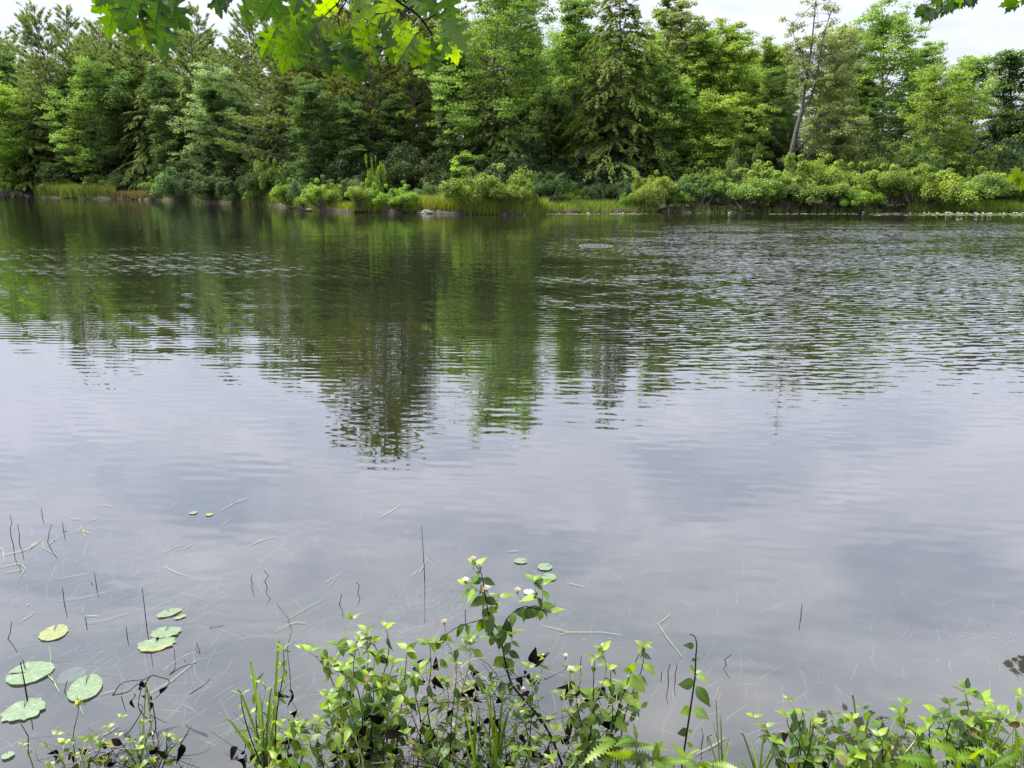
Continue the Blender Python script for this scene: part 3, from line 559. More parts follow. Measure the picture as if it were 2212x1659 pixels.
# ------------------------------------------------------------------ shrubs on the far bank
SM = [shrub(100 + i, 1.0, 1.0, ncl=66 + 8 * (i % 4), lpc=135, leaf=0.064, rc=0.21, lumps=5 + i % 4) for i in range(12)]
SU = [shrub(200 + i, 1.0, 1.0, ncl=110, lpc=120, leaf=0.045, rc=0.17, lumps=9, sr=.5, stemmat=M_TWIG) for i in range(3)]
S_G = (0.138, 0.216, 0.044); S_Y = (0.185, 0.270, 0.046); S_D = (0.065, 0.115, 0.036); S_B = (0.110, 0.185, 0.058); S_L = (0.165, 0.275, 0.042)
SHR = [(20, 60, 62, S_D, 0, 'dark leafy shrub against the water at the left edge'), (70, 50, 55, S_B, 0, 'bluish shrub left of the grassy strip'), (130, 34, 34, S_G, 3, 'low shrub behind the left end of the grassy strip'),
 (235, 55, 42, S_G, 3, 'green shrub above the grassy strip under the pale sapling'), (290, 40, 46, S_D, 3, 'dark shrub behind the right end of the grassy strip'), (350, 40, 40, S_G, 1, 'small shrub at the end of the red-brown mud strip'),
 (400, 48, 64, S_B, 0, 'tall blue-green shrub overhanging the water at left'), (455, 50, 58, S_D, 0, 'dark green shrub touching the water under the bluish maple'), (515, 42, 46, S_D, 0, 'shaded shrub with dark gap at the waterline'),
 (560, 30, 36, S_G, 0, 'light green shrub beside the grass tuft under the olive hemlock'), (590, 40, 78, S_G, 1.5, 'upright green shrub under the olive hemlock'), (628, 34, 50, S_L, 0, 'fresh green shrub below the hemlock sprays'),
 (660, 30, 56, S_B, 0, 'slim shrub reaching over the water before the bank turns'), (706, 42, 54, S_Y, 0, 'pale yellow-green shrub at the turn of the bank'), (785, 38, 50, S_Y, 0, 'golden shrub under the broad pine'),
 (745, 45, 58, S_B, 2.5, 'bluish undergrowth behind the golden shrub'), (812, 22, 92, S_L, 1.5, 'lime sapling standing above the golden shrub'), (855, 44, 50, S_L, 0, 'bright rounded shrub left of the pale rocks'),
 (905, 40, 46, S_B, 3, 'low blue-green shrub behind the small grassy clearing'), (1060, 78, 84, S_Y, 0.2, 'large yellow-green shrub at the centre of the bank'), (1008, 34, 56, S_Y, 0.6, 'smaller yellow-green shrub joined to the left of the large one'),
 (1118, 40, 56, S_Y, 0.6, 'sloping shrub at the right foot of the large yellow-green one'), (1180, 48, 62, S_D, 3, 'dark glossy shrub in the hollow right of the large yellow-green one'), (1240, 40, 34, S_G, 4, 'low green shrub behind the reeds in the hollow'),
 (1318, 46, 52, S_D, 3, 'dark shrub with bare twigs behind the reeds'), (1358, 26, 34, S_L, 0.6, 'small lime shrub left of the white stub'), (1408, 46, 68, S_Y, 0.2, 'tall pale shrub beside the white stub'),
 (1465, 30, 48, S_L, 0.5, 'light shrub just right of the white stub'), (1512, 46, 58, S_D, 0.3, 'dark rounded shrub at the start of the long thicket'), (1540, 50, 84, S_G, 2.5, 'green shrub behind the dark one in the thicket'),
 (1600, 26, 112, S_B, 2.5, 'pale-leaved sapling sticking up out of the thicket'), (1612, 60, 72, S_G, 0.3, 'bushy shrub below the sapling in the thicket'), (1672, 56, 84, S_Y, 1.2, 'yellowish shrub of the thicket, left of the leaning trunk foot'),
 (1742, 58, 96, S_Y, 1.5, 'tall golden shrub hiding the foot of the leaning trunk'), (1700, 46, 60, S_G, 0.2, 'front shrub of the thicket below the leaning tree'), (1775, 50, 58, S_G, 0.2, 'front shrub right of the one below the leaning tree'),
 (1820, 52, 86, S_Y, 1.2, 'lemon green shrub right of the golden one'), (1862, 40, 44, S_L, 0.1, 'low fresh green shrub in the dip of the thicket'), (1915, 56, 80, S_Y, 0.6, 'broad speckled shrub under the willow, left part'),
 (1985, 64, 84, S_Y, 0.2, 'large yellow mound shrub under the feathery willow'), (2070, 66, 74, S_G, 0.6, 'green mound shrub right of the yellow mound'), (2140, 50, 70, S_G, 2.0, 'shrub behind the bright reeds near the right edge'),
 (2205, 56, 62, S_L, 1.0, 'bright shrub cut by the right edge'), (1880, 60, 108, S_G, 5, 'taller bush behind the thicket right of the leaning tree'), (1945, 50, 112, S_B, 5, 'grey-green bush behind the thicket left of the willow'),
 (2085, 50, 92, S_G, 5, 'bush behind the green mound on the right'), (2165, 50, 96, S_D, 5, 'darker bush behind the bright reeds on the right'), (690, 50, 60, S_D, 5, 'dark undergrowth bush beneath the pine and hemlock'),
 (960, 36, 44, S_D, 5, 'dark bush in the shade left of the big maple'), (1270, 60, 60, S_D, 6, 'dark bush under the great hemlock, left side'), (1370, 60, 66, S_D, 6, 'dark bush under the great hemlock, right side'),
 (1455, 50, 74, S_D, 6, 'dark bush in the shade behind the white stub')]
for i, (px, hw, hp, c, back, lab) in enumerate(SHR):
    Y = shoreY(px) - 0.1 + back + hw / FPX * 50 * 0.28; x = (px - 1106) / FPX * (Y * math.cos(PITCH) + CAM_H * math.sin(PITCH))
    W = hw * (1.05 if px < 1440 else 1.32) / FPX * Y; Hh = hp / FPX * Y * 1.08
    root = place_tree('shrub', SM[i % 12], x, Y, tz(x, Y) - 0.03, lab, (lambda q_: tuple(v_ * q_ * rr_.uniform(.95, 1.05) for v_ in c))(rr_.uniform(.85, 1.15)), group='shrubs along the far bank', rot=rr_.uniform(-.4, .4) + (math.pi if i % 24 > 11 else 0), s=(W, W * 0.8, Hh), cat='shrub', parts=('stems', 'foliage'))

rr2 = random.Random(8); px = -240
while px < 2450:
    for bk, hh in ((8.5, 3.4), (13.5, 5.0)) + (((19, 8.5),) if px < 520 else ()):
        q = px + rr2.uniform(-20, 20); Y = shoreY(q) + bk + rr2.uniform(-1, 1); x = (q - 1106) / FPX * (Y * math.cos(PITCH) + CAM_H * math.sin(PITCH)); W = rr2.uniform(2.4, 3.2) * Y / 55
        place_tree('understory_bush', rr2.choice(SU), x, Y, tz(x, Y) - .1, 'added leafy bush behind the bank shrubs, coloured dark for the shade under the trees', (0.03, 0.055, 0.018) if rr2.random() < .75 else (0.045, 0.07, 0.02), group='understory bushes of the wood', rot=rr2.uniform(0, 6), s=(W, W, hh * rr2.uniform(.8, 1.2) * (Y / 60) ** .5), cat='bush', parts=('stems', 'foliage'))  # filler bush; shade under the trees is put into its leaf colour
    px += 62
# ------------------------------------------------------------------ grass, reeds and pads of the far side (past counting)
def blades(rg, P, h, w_, spread=0.25, mat_=M_GRASS, segs=2):
    n = len(P); a = rg.uniform(0, 2 * math.pi, n); sd_ = np.stack([np.cos(a), np.sin(a), 0 * a], 1); ln = rg.normal(size=(n, 3)) * spread; ln[:, 2] = 0
    h = h * rg.uniform(0.55, 1.2, n)
    b = P; m_ = P + np.array([0, 0, 1.0]) * (h * 0.6)[:, None] + ln * (h * 0.35)[:, None]; tp = P + np.array([0, 0, 1.0]) * h[:, None] + ln * h[:, None]
    w_ = w_ * rg.uniform(0.6, 1.3, n)[:, None]
    V = np.stack([b - sd_ * w_, b + sd_ * w_, m_ + sd_ * w_ * .8, m_ - sd_ * w_ * .8, tp], 1).reshape(-1, 3); k = np.arange(n) * 5
    return V, [np.stack([k, k + 1, k + 2, k + 3], 1), np.stack([k + 3, k + 2, k + 4], 1)], np.tile(rg.random(n), 2)
def strip(seed, x0, x1, b0, b1, n, h, colr, name='grass', lab='', w_=0.018, z0=None, spread=.25):
    rg = np.random.default_rng(seed); px = rg.uniform(x0, x1, n); Y = shoreY(px) + rg.uniform(b0, b1, n)
    if n > 400: px = px + rg.normal(0, 3, n)
    x = (px - 1106) / FPX * (Y * math.cos(PITCH) + CAM_H * math.sin(PITCH))
    z = np.array([tz(a, b) for a, b in zip(x, Y)]) if z0 is None else np.full(n, z0)
    V, F, t = blades(rg, np.stack([x, Y, np.maximum(z, -0.03)], 1), h, w_, spread)
    o = link(name, mesh_np(name, V, F, M_GRASS, tint=t)); o.color = (*colr, 1); tag(o, lab, None, kind='stuff')
strip(1, 80, 250, 0.1, 3.0, 9000, 1.15, (0.15, 0.20, 0.045), lab='tall grass on the left point of the far bank', w_=.03)
strip(2, 240, 340, 0.1, 2.5, 4000, 0.6, (0.17, 0.15, 0.06), lab='sparse brownish grass above the mud at left', w_=.03)
strip(3, 530, 700, 0.0, 1.5, 3500, 0.8, (0.12, 0.17, 0.035), lab='grass tufts between the shrubs left of centre', w_=.022)
strip(4, 690, 1010, 0.05, 1.3, 4500, 0.42, (0.19, 0.25, 0.04), lab='bright grass at the foot of the central shrubs', w_=.018)
strip(5, 900, 1010, 0.1, 4.0, 7000, 0.75, (0.20, 0.25, 0.04), lab='sunny grass of the small clearing behind the pale rocks', w_=.018)
strip(6, 1010, 1180, 0.0, 0.9, 3500, 0.75, (0.19, 0.26, 0.045), lab='reeds at the foot of the large yellow-green shrub', w_=.018)
strip(7, 1130, 1420, -0.2, 3.5, 6500, 0.4, (0.16, 0.23, 0.04), name='reeds', lab='low reeds in front of the dark hollow', w_=.016)
strip(8, 1440, 1900, -0.5, 0.3, 800, 0.40, (0.15, 0.21, 0.045), name='reeds', lab='thin reeds standing in the water before the thicket', w_=.014)
strip(9, 1960, 2230, -0.3, 3.0, 6500, 0.5, (0.16, 0.26, 0.035), name='reeds', lab='bright green reeds on the right of the far bank', w_=.018)
strip(10, 330, 560, 0.0, 1.2, 2500, 0.5, (0.10, 0.14, 0.04), lab='short grass under the overhanging shrubs at left', w_=.025)
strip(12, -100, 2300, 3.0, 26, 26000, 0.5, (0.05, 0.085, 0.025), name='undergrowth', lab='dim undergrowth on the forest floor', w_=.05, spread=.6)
def padmat(nm, c1, c2):
    m = rough_mat(nm, c1, c2, 5.0, rough=0.38, bump=0.15, lo=.4, hi=.62); t = m.node_tree; L = t.links.new; p = t.nodes['Principled BSDF']; p.inputs['Specular IOR Level'].default_value = .3
    src = p.inputs['Base Color'].links[0].from_socket
    tcx = N(t, 'ShaderNodeTexCoord'); sp = N(t, 'ShaderNodeSeparateXYZ'); L(tcx.outputs['Object'], sp.inputs[0])
    an = N(t, 'ShaderNodeMath', operation='ARCTAN2'); L(sp.outputs[0], an.inputs[0]); L(sp.outputs[1], an.inputs[1])
    ml = N(t, 'ShaderNodeMath', operation='MULTIPLY', inp={1: 11.0}); L(an.outputs[0], ml.inputs[0]); cs = N(t, 'ShaderNodeMath', operation='COSINE'); L(ml.outputs[0], cs.inputs[0])
    v1 = N(t, 'ShaderNodeMapRange', inp={'From Min': .88, 'From Max': 1.0, 'To Min': 0.0, 'To Max': .45}); L(cs.outputs[0], v1.inputs[0])
    nz = N(t, 'ShaderNodeTexNoise', inp={'Scale': 7.0, 'Detail': 2.0}); L(tcx.outputs['Object'], nz.inputs['Vector'])
    v2 = N(t, 'ShaderNodeMapRange', inp={'From Min': .66, 'From Max': .72, 'To Min': 0.0, 'To Max': .7}); L(nz.outputs[0], v2.inputs[0])
    a = N(t, 'ShaderNodeMixRGB'); a.inputs[2].default_value = (0.20, 0.25, 0.15, 1); L(v1.outputs[0], a.inputs[0]); L(src, a.inputs[1])
    b = N(t, 'ShaderNodeMixRGB'); b.inputs[2].default_value = (0.07, 0.05, 0.02, 1); L(v2.outputs[0], b.inputs[0]); L(a.outputs[0], b.inputs[1]); L(b.outputs[0], p.inputs['Base Color']); return m
M_PAD = padmat('lily_pad', (0.085, 0.130, 0.075), (0.120, 0.168, 0.105)); M_PADY = padmat('yellowing_pad', (0.105, 0.145, 0.06), (0.20, 0.19, 0.08))
M_PADF = padmat('far_pad', (0.12, 0.17, 0.06), (0.21, 0.26, 0.12)); M_FLOAT = rough_mat('floating_grass', (0.13, 0.18, 0.08), (0.24, 0.28, 0.16), 30.0)
M_SUB = rough_mat('sunken_grass', (0.13, 0.155, 0.14), (0.26, 0.29, 0.26), 20.0)
rg = np.random.default_rng(9); V = []; F = []; k = 0
for (x0, x1, y0, y1, n) in [(1150, 1400, 460.8, 463.5, 170), (1440, 1640, 459.5, 461, 22), (1660, 1850, 461, 463, 80), (1880, 2212, 460, 466, 330), (2200, 2400, 459, 466, 100), (2000, 2212, 460, 464, 120)]:
    for _ in range(n):
        px = rg.uniform(x0, x1); py = rg.uniform(y0, y1); c = ground(px, py, 0.006 + rg.random() * 0.004); r = rg.uniform(0.07, 0.13); a = np.linspace(0.3, 6.0, 9) + rg.uniform(0, 6)
        V.append(c)
        for q in a: V.append(c + np.array([math.cos(q) * r, math.sin(q) * r, 0]))
        F += [(k, k + j + 1, k + j + 2) for j in range(8)]; k += 10
o = link('floating_pads', mesh_np('floating_pads', V, [np.array(F)], M_PADF)); tag(o, 'thin mats of lily pads floating along the far bank', None, kind='stuff')

# white water lilies
def lily_mesh():
    V = []; F = []; k = 0
    for ring, (n, tilt, l) in enumerate([(9, 0.45, 0.11), (8, 0.85, 0.10), (6, 1.2, 0.08)]):
        for i in range(n):
            a = i * 2 * math.pi / n + ring * 0.35; d = np.array([math.cos(a) * math.cos(tilt), math.sin(a) * math.cos(tilt), math.sin(tilt)]); s = np.array([-math.sin(a), math.cos(a), 0])
            b = np.array([0, 0, 0.01]); V += [b - s * 0.008, b + s * 0.008, b + d * l * .6 + s * .024, b + d * l, b + d * l * .6 - s * .024]; F.append((k, k + 1, k + 2, k + 3, k + 4)); k += 5
    return mesh_np('petals', V, [np.array(F)], M_WHITE)
LM = lily_mesh()
LILY = [(1489, 457.5), (1580, 458), (1575, 460.5), (1864, 459.2), (1966, 459.4), (1996, 460), (2007, 459), (2023, 459.2), (2025, 461), (2044, 459.5), (2050, 459.2), (2055, 460.2), (2068, 459.8), (2071, 461.2), (2076, 461.4), (2079, 460.3), (2086, 459), (2088, 460.6),
        (2105, 459.2), (2107, 460.6), (2111, 461.6), (2122, 460.5), (2124, 461.2), (2134, 461.7), (2138, 460.6), (2141, 460.8), (2168, 460.7), (2190, 459.8), (2196, 459.9), (2209, 459.4), (1270, 460.6), (1339, 461.5), (1345, 459.5)]
for i, (px, py) in enumerate(LILY):
    c = ground(px, py + 1.6); ss = rr_.uniform(0.6, 1.0)
    o = link('water_lily', LM, None, (c[0], c[1], 0.012)); o.scale = (ss, ss, ss); o.rotation_euler = (0, 0, i * 1.3)
    tag(o, 'tiny white water lily open on the pads by the far bank' if px > 1500 else 'lone white water lily on the pads left of the long thicket', 'flower', 'white water lilies by the far bank')

# rocks at the waterline
def rock(seed, s):
    import bmesh
    bm = bmesh.new(); bmesh.ops.create_icosphere(bm, subdivisions=3, radius=1); rg = np.random.default_rng(seed); ph = rg.uniform(0, 6, 6)
    for v in bm.verts:
        c = v.co; f = 1 + 0.14 * math.sin(3 * c.x + ph[0]) + 0.12 * math.sin(4 * c.y + ph[1]) + 0.08 * math.sin(7 * c.z + 5 * c.x + ph[2]); c *= f
        v.co = Vector((c.x * s[0], c.y * s[1], c.z * s[2]))
    me = bpy.data.meshes.new('rock'); bm.to_mesh(me); bm.free(); me.materials.append(M_ROCK); return me
for i, (px, py, s, lab) in enumerate([(933, 461.5, (0.62, 0.4, 0.22), 'larger pale flat rock at the waterline of the clearing'), (962, 462, (0.42, 0.3, 0.18), 'smaller pale rock right of the larger one at the clearing'), (908, 461, (0.3, 0.25, 0.10), 'low dark-edged rock left of the pale ones'),
                                (672, 454, (0.5, 0.25, 0.12), 'pale flat stone where the bank turns'), (985, 463, (0.3, 0.2, 0.08), 'little stone under the reeds left of the large shrub')]):
    c = ground(px, py); tag(link('rock', rock(i, s), None, (c[0], c[1] + 0.15, 0.03)), lab, 'rock', 'rocks at the far waterline')
for i in range(9):
    px = 300 + i * 15 + rr_.uniform(-5, 5); c = ground(px, 431.6 + rr_.uniform(-.3, .3)); tag(link('rock', rock(20 + i, (rr_.uniform(.2, .45), .2, rr_.uniform(.07, .14))), None, (c[0], c[1], 0.03)), 'small pale stone in the row along the mud strip at left', 'rock', 'small stones along the left mud strip')
T = Tubes(); c = ground(1444, 458.5); T.add([[0, 0, -.2], [0.02, 0, .15], [0.01, 0, .36]], [.06, .055, .04], 8); tag(link('tree_stub', T.mesh('tree_stub', M_ROCK), None, (c[0], c[1], 0)), 'short white dead stub standing at the waterline', 'stump')
T = Tubes(); P0 = ground(620, 449); P1 = ground(672, 457); T.add([P0 + [0, 0, .1], (P0 + P1) / 2 + [0, 0, .12], P1 + [0, 0, .02]], [.08, .07, .04], 7); tag(link('fallen_log', T.mesh('fallen_log', M_TWIG)), 'dark fallen log lying in the water left of the turn of the bank', 'log')

# ================================================================== near water
# --- lily pads
def pad_mesh(name, m1, seed, rag=0.02, m2=None, cut=0.22, split=None):
    rg = np.random.default_rng(seed); n = 34; V = [(0, 0.08, 0.002)]; F = []; MI = []
    a0 = math.pi / 2 + cut / 2; A = np.linspace(a0, a0 + 2 * math.pi - cut, n); ph = rg.uniform(0, 6, 4)
    for rr in (0.55, 1.0):
        for a in A:
            r = rr * (1 + 0.03 * math.sin(3 * a + ph[0]) + (rag * (math.sin(11 * a + ph[1]) + rg.normal() * 0.8) if rr == 1 else 0))
            V.append((r * math.cos(a), r * math.sin(a), 0.004 * math.sin(5 * a + ph[2]) * rr))
    for j in range(n - 1):
        F.append((0, 1 + j, 2 + j)); MI.append(0)
    Q = []; QI = []
    for j in range(n - 1):
        Q.append((1 + j, 1 + n + j, 2 + n + j, 2 + j)); QI.append(1 if split and split[0] < A[j] % (2 * math.pi) < split[1] else 0)
    return mesh_np(name, V, [np.array(F), np.array(Q)], [m1, m2 or m1], mi=MI + QI, smooth=False)
M_PADD = padmat('sunken_pad', (0.20, 0.24, 0.20), (0.28, 0.31, 0.27))
PADS = [((116, 1366), 30, 1.0, 20, M_PADY, 'yellowing blotched lily pad, alone above the left group', 0.03, 0.006), ((365, 1323), 27, .55, 35, M_PAD, 'small tilted lily pad, uppermost of the four near the thin upright stem', .05, .006),
 ((358, 1365), 33, .62, 10, M_PAD, 'ragged green lily pad, second of the four near the thin upright stem', .05, .008), ((337, 1391), 41, .6, 15, 'S', 'half yellow torn lily pad, lowest of the four near the thin upright stem', .06, .006),
 ((64, 1452), 44, 1.0, 100, M_PAD, 'large round lily pad pierced by a dark stalk at left', .01, .008), ((154, 1457), 28, 1.0, -40, M_PADD, 'pale sunken lily pad partly covered by the roundest one', .01, -0.03),
 ((184, 1485), 36, 1.25, 20, M_PAD, 'roundest, cleanest lily pad, above a yellow bud', .005, .008), ((52, 1533), 45, .8, 25, M_PAD, 'long ragged-edged lily pad in the lower left', .06, .008), ((17, 1631), 13, .8, 40, M_PAD, 'tiny green lily pad in the bottom left corner', .04, .008),
 ((1125, 1211), 13.5, 1.0, -90, M_PAD, 'small lily pad with a notch, top one of the middle group', .01, .006), ((1177, 1224), 17, .9, -60, M_PAD, 'lily pad of the middle group with long stalks radiating below it', .01, .006), ((1186, 1246), 17, .9, 60, M_PAD, 'oval lily pad, lowest of the middle group', .01, .006),
 ((1142, 1278), 12, .9, 0, M_PADD, 'faint pale lily pad behind the flowering shrub tip', .03, .004), ((418, 1107), 9, .9, 0, M_PAD, 'tiny lily pad farthest out on the left', .02, .005), ((452, 1111), 8, .9, 0, M_PADY, 'tiny yellowish lily pad right of the farthest one', .02, .005), ((390, 1332), 13, .5, 40, M_PADY, 'narrow yellow scrap of lily pad by the uppermost of the four', .08, .005)]
for i, ((px, py), hw, asp, rot, mm, lab, rag, z) in enumerate(PADS):
    c = ground(px, py, z); d = np.linalg.norm(c - EYE); r = 0.93 * hw / FPX * (c[1] * math.cos(PITCH) + CAM_H * math.sin(PITCH))
    me = pad_mesh('lily_pad', M_PAD if mm == 'S' else mm, i, rag, M_PADY if mm == 'S' else None, split=(3.4, 6.2) if mm == 'S' else None)
    root = empty('lily_pad', (c[0], c[1], z), lab, 'lily pad', 'lily pads on the near water')
    o = link('pad', me, root); o.scale = (r, r * asp * 1.12, min(1.0, r * 5)); o.rotation_euler = (0, 0, math.radians(rot))
    T = Tubes(); ang = rr_.uniform(-1, 1); T.add([[0, 0, -.004], [0.10 * math.sin(ang), 0.14, -0.04], [0.2 * math.sin(ang), 0.3, -.16]], [.004, .004, .003], 5); link('stalk', T.mesh('stalk', M_FLOAT), root)
# --- floating blades of grass
def ribbon(P, w0, mat_, name):
    P = np.asarray(P, float); n = len(P); T_ = unit(np.gradient(P, axis=0)); S = unit(np.cross(T_, [0, 0, 1])); ww = w0 * np.sin(np.linspace(0.25, math.pi - 0.08, n)) ** 0.5
    V = np.stack([P - S * ww[:, None], P + S * ww[:, None]], 1).reshape(-1, 3); F = [(2 * i, 2 * i + 1, 2 * i + 3, 2 * i + 2) for i in range(n - 1)]
    return V, F
FL = [[(0, 1200), (40, 1192), (70, 1180), (90, 1166)], [(5, 1198), (55, 1187), (88, 1168)], [(60, 1190), (70, 1176), (90, 1163)], [(0, 1181), (6, 1190), (10, 1214)], [(0, 1225), (30, 1218), (48, 1217)], [(10, 1236), (35, 1232), (52, 1228)], [(46, 1217), (55, 1228), (40, 1248)],
 [(92, 1170), (95, 1184), (124, 1198)], [(100, 1180), (115, 1166), (140, 1152)], [(140, 1154), (165, 1146), (178, 1140)], [(173, 1134), (180, 1148), (184, 1160)], [(178, 1144), (197, 1153)], [(195, 1139), (175, 1150)], [(150, 1119), (175, 1121)], [(190, 1125), (215, 1117)], [(210, 1090), (235, 1091), (247, 1096)],
 [(368, 1097), (378, 1088), (385, 1083)], [(475, 1104), (505, 1086), (538, 1075)], [(495, 1090), (520, 1080), (535, 1074)], [(480, 1133), (500, 1119)], [(355, 1192), (380, 1180), (405, 1174)], [(375, 1190), (400, 1180), (425, 1173)], [(394, 1188), (416, 1174)], [(355, 1223), (375, 1234), (405, 1244)], [(113, 1299), (165, 1293), (215, 1283), (240, 1274)],
 [(125, 1250), (150, 1245), (195, 1237)], [(45, 1341), (60, 1332), (76, 1320)], [(57, 1308), (63, 1303)], [(184, 1330), (215, 1329)], [(190, 1345), (230, 1338), (280, 1322)], [(540, 1178), (560, 1167), (595, 1158)], [(615, 1341), (650, 1320), (700, 1293)], [(700, 1260), (720, 1246), (738, 1238)], [(710, 1268), (722, 1252), (734, 1240)],
 [(593, 1364), (625, 1352)], [(600, 1357), (640, 1343), (665, 1346)], [(905, 1237), (915, 1222), (922, 1205)], [(890, 1243), (905, 1230)], [(820, 1118), (850, 1100), (868, 1088)], [(890, 991), (915, 998)], [(1095, 1191), (1122, 1189)], [(1222, 1257), (1265, 1268)], [(1170, 1350), (1230, 1365), (1300, 1365), (1350, 1372)], [(1205, 1371), (1240, 1363)],
 [(1420, 1344), (1440, 1375), (1475, 1420)], [(1425, 1345), (1450, 1325)], [(1503, 1629), (1545, 1608), (1568, 1592)], [(1160, 1242), (1150, 1230)], [(150, 1500), (170, 1520), (180, 1545)], [(101, 1455), (115, 1470), (128, 1495)], [(106, 1395), (110, 1420), (108, 1450), (122, 1490)], [(250, 1490), (215, 1500)], [(750, 985), (790, 996), (800, 1000)], [(790, 990), (775, 985)], [(320, 1500), (370, 1470), (425, 1425)]]
LMK = [(116, 1366, 'the yellowing lily pad'), (365, 1323, 'the small tilted lily pad'), (337, 1391, 'the half yellow torn pad'), (64, 1452, 'the large pierced pad'), (184, 1485, 'the roundest pad'), (52, 1533, 'the long ragged pad'), (1125, 1211, 'the notched middle pad'), (1186, 1246, 'the oval middle pad'),
 (418, 1107, 'the tiny outermost pads'), (22, 1140, 'the looped rush stalk'), (108, 1150, 'the kneed rush stalk'), (136, 1140, 'the short upright rush'), (204, 1250, 'the V shaped rush'), (311, 1310, 'the tall thin dark stem'), (273, 1365, 'the short dark stalk'), (545, 1250, 'the curled black stalks'), (735, 1295, 'the hooked stalk'), (915, 1190, 'the tall jointed rush'),
 (622, 1360, 'the green-tipped leaning stalk'), (1452, 1450, 'the hooked right stalks'), (1515, 1590, 'the knobbly twig'), (330, 1480, 'the dead twig tangle'), (1290, 1410, 'the white flower heads'), (850, 960, 'the tallest mirrored pine top'), (89, 1107, 'the outermost hooked stalk'), (136, 1285, 'the tiny forked twig')]
used_l = {}
def blade_label(pts):
    (x0, y0), (x1, y1) = pts[0], pts[-1]; L_ = math.hypot(x1 - x0, y1 - y0); cx, cy_ = (x0 + x1) / 2, (y0 + y1) / 2
    ln = 'tiny' if L_ < 22 else 'short' if L_ < 45 else 'long' if L_ < 90 else 'very long'; bent = 'bent' if len(pts) > 2 else 'straight'; sl = math.degrees(math.atan2(-(y1 - y0), x1 - x0)) % 180
    how = 'level' if sl < 14 or sl > 166 else 'rising right' if sl < 70 else 'upright' if sl < 110 else 'rising left'
    a, b, nm = min(LMK, key=lambda q: math.hypot(q[0] - cx, q[1] - cy_)); dxx, dyy = cx - a, cy_ - b
    side = ('right of' if dxx > 0 else 'left of') if abs(dxx) > abs(dyy) else ('nearer than' if dyy > 0 else 'beyond')
    lab = 'pale %s %s grass blade, %s, %s %s' % (ln, bent, how, side, nm); k_ = used_l.get(lab, 0); used_l[lab] = k_ + 1
    return lab + ('' if k_ == 0 else ', farther from it' if k_ == 1 else ', farthest')
for i, pts in enumerate(FL):
    P = [ground(a, b, 0.006) for a, b in pts]; PP = []
    for j in range(len(P) - 1):
        for q in np.linspace(0, 1, 5, endpoint=False): PP.append(P[j] * (1 - q) + P[j + 1] * q)
    PP.append(P[-1]); PP = np.array(PP); PP -= 0; o0 = PP[0].copy(); V, F = ribbon(PP - o0, 0.0015 * rr_.uniform(.5, 1.4), M_FLOAT, 'blade')
    o = link('floating_grass_blade', mesh_np('floating_grass_blade', V, [np.array(F)], M_FLOAT), None, tuple(o0)); tag(o, blade_label(pts), 'grass blade', 'loose grass blades afloat on the near water')
# sunken strands: nobody could count them
rg = np.random.default_rng(31); V = []; F = []; k = 0
def strands(n, x0, x1, y0, y1, L0, L1, z0=-0.03, z1=-0.14, wd=.0022):
    global k
    for _ in range(n):
        px, py = rg.uniform(x0, x1), rg.uniform(y0, y1); c = ground(px, py, rg.uniform(z1, z0)); a = rg.normal(0.9, 0.5) if rg.random() < .7 else rg.uniform(0, 3); L_ = rg.uniform(L0, L1); cur = rg.normal() * 0.35
        s = np.linspace(0, 1, 6); P = np.stack([c[0] + np.cumsum(np.cos(a + cur * s)) * L_ / 6, c[1] + np.cumsum(np.sin(a + cur * s)) * L_ / 6, np.full(6, c[2])], 1)
        v, f = ribbon(P, wd * rg.uniform(.6, 1.5), None, ''); V.extend(v); F.extend([tuple(np.array(q) + k) for q in f]); k += len(v)
strands(430, -50, 1000, 1130, 1659, .08, .4); strands(140, 900, 1700, 1230, 1659, .06, .3); strands(90, 1700, 2212, 1300, 1650, .05, .2); strands(250, 100, 420, 1180, 1330, .1, .45); strands(160, 820, 980, 1300, 1400, .05, .2)
o = link('sunken_grass', mesh_np('sunken_grass', V, [np.array(F)], M_SUB)); tag(o, 'faint pale grass strands under the surface of the near water', None, kind='stuff')
V = []; F = []
CS = [(rg.uniform(0, 2200), rg.uniform(1100, 1640), rg.uniform(30, 160)) for _ in range(14)]
for i in range(260):
    q_ = CS[i % 14]; c = ground(q_[0] + rg.normal() * q_[2], min(q_[1] + rg.normal() * q_[2] * .25, 1700), 0.003); r = rg.uniform(.0008, .0024); a0 = rg.uniform(0, 6); k = len(V)
    for j in range(5): V.append(c + np.array([math.cos(a0 + j * 1.257) * r * 1.5, math.sin(a0 + j * 1.257) * r, 0]))
    F.append((k, k + 1, k + 2, k + 3, k + 4))
o = link('floating_specks', mesh_np('floating_specks', V, [np.array(F)], M_FLOAT)); tag(o, 'tiny pale specks of pollen and seed on the water', None, kind='stuff')
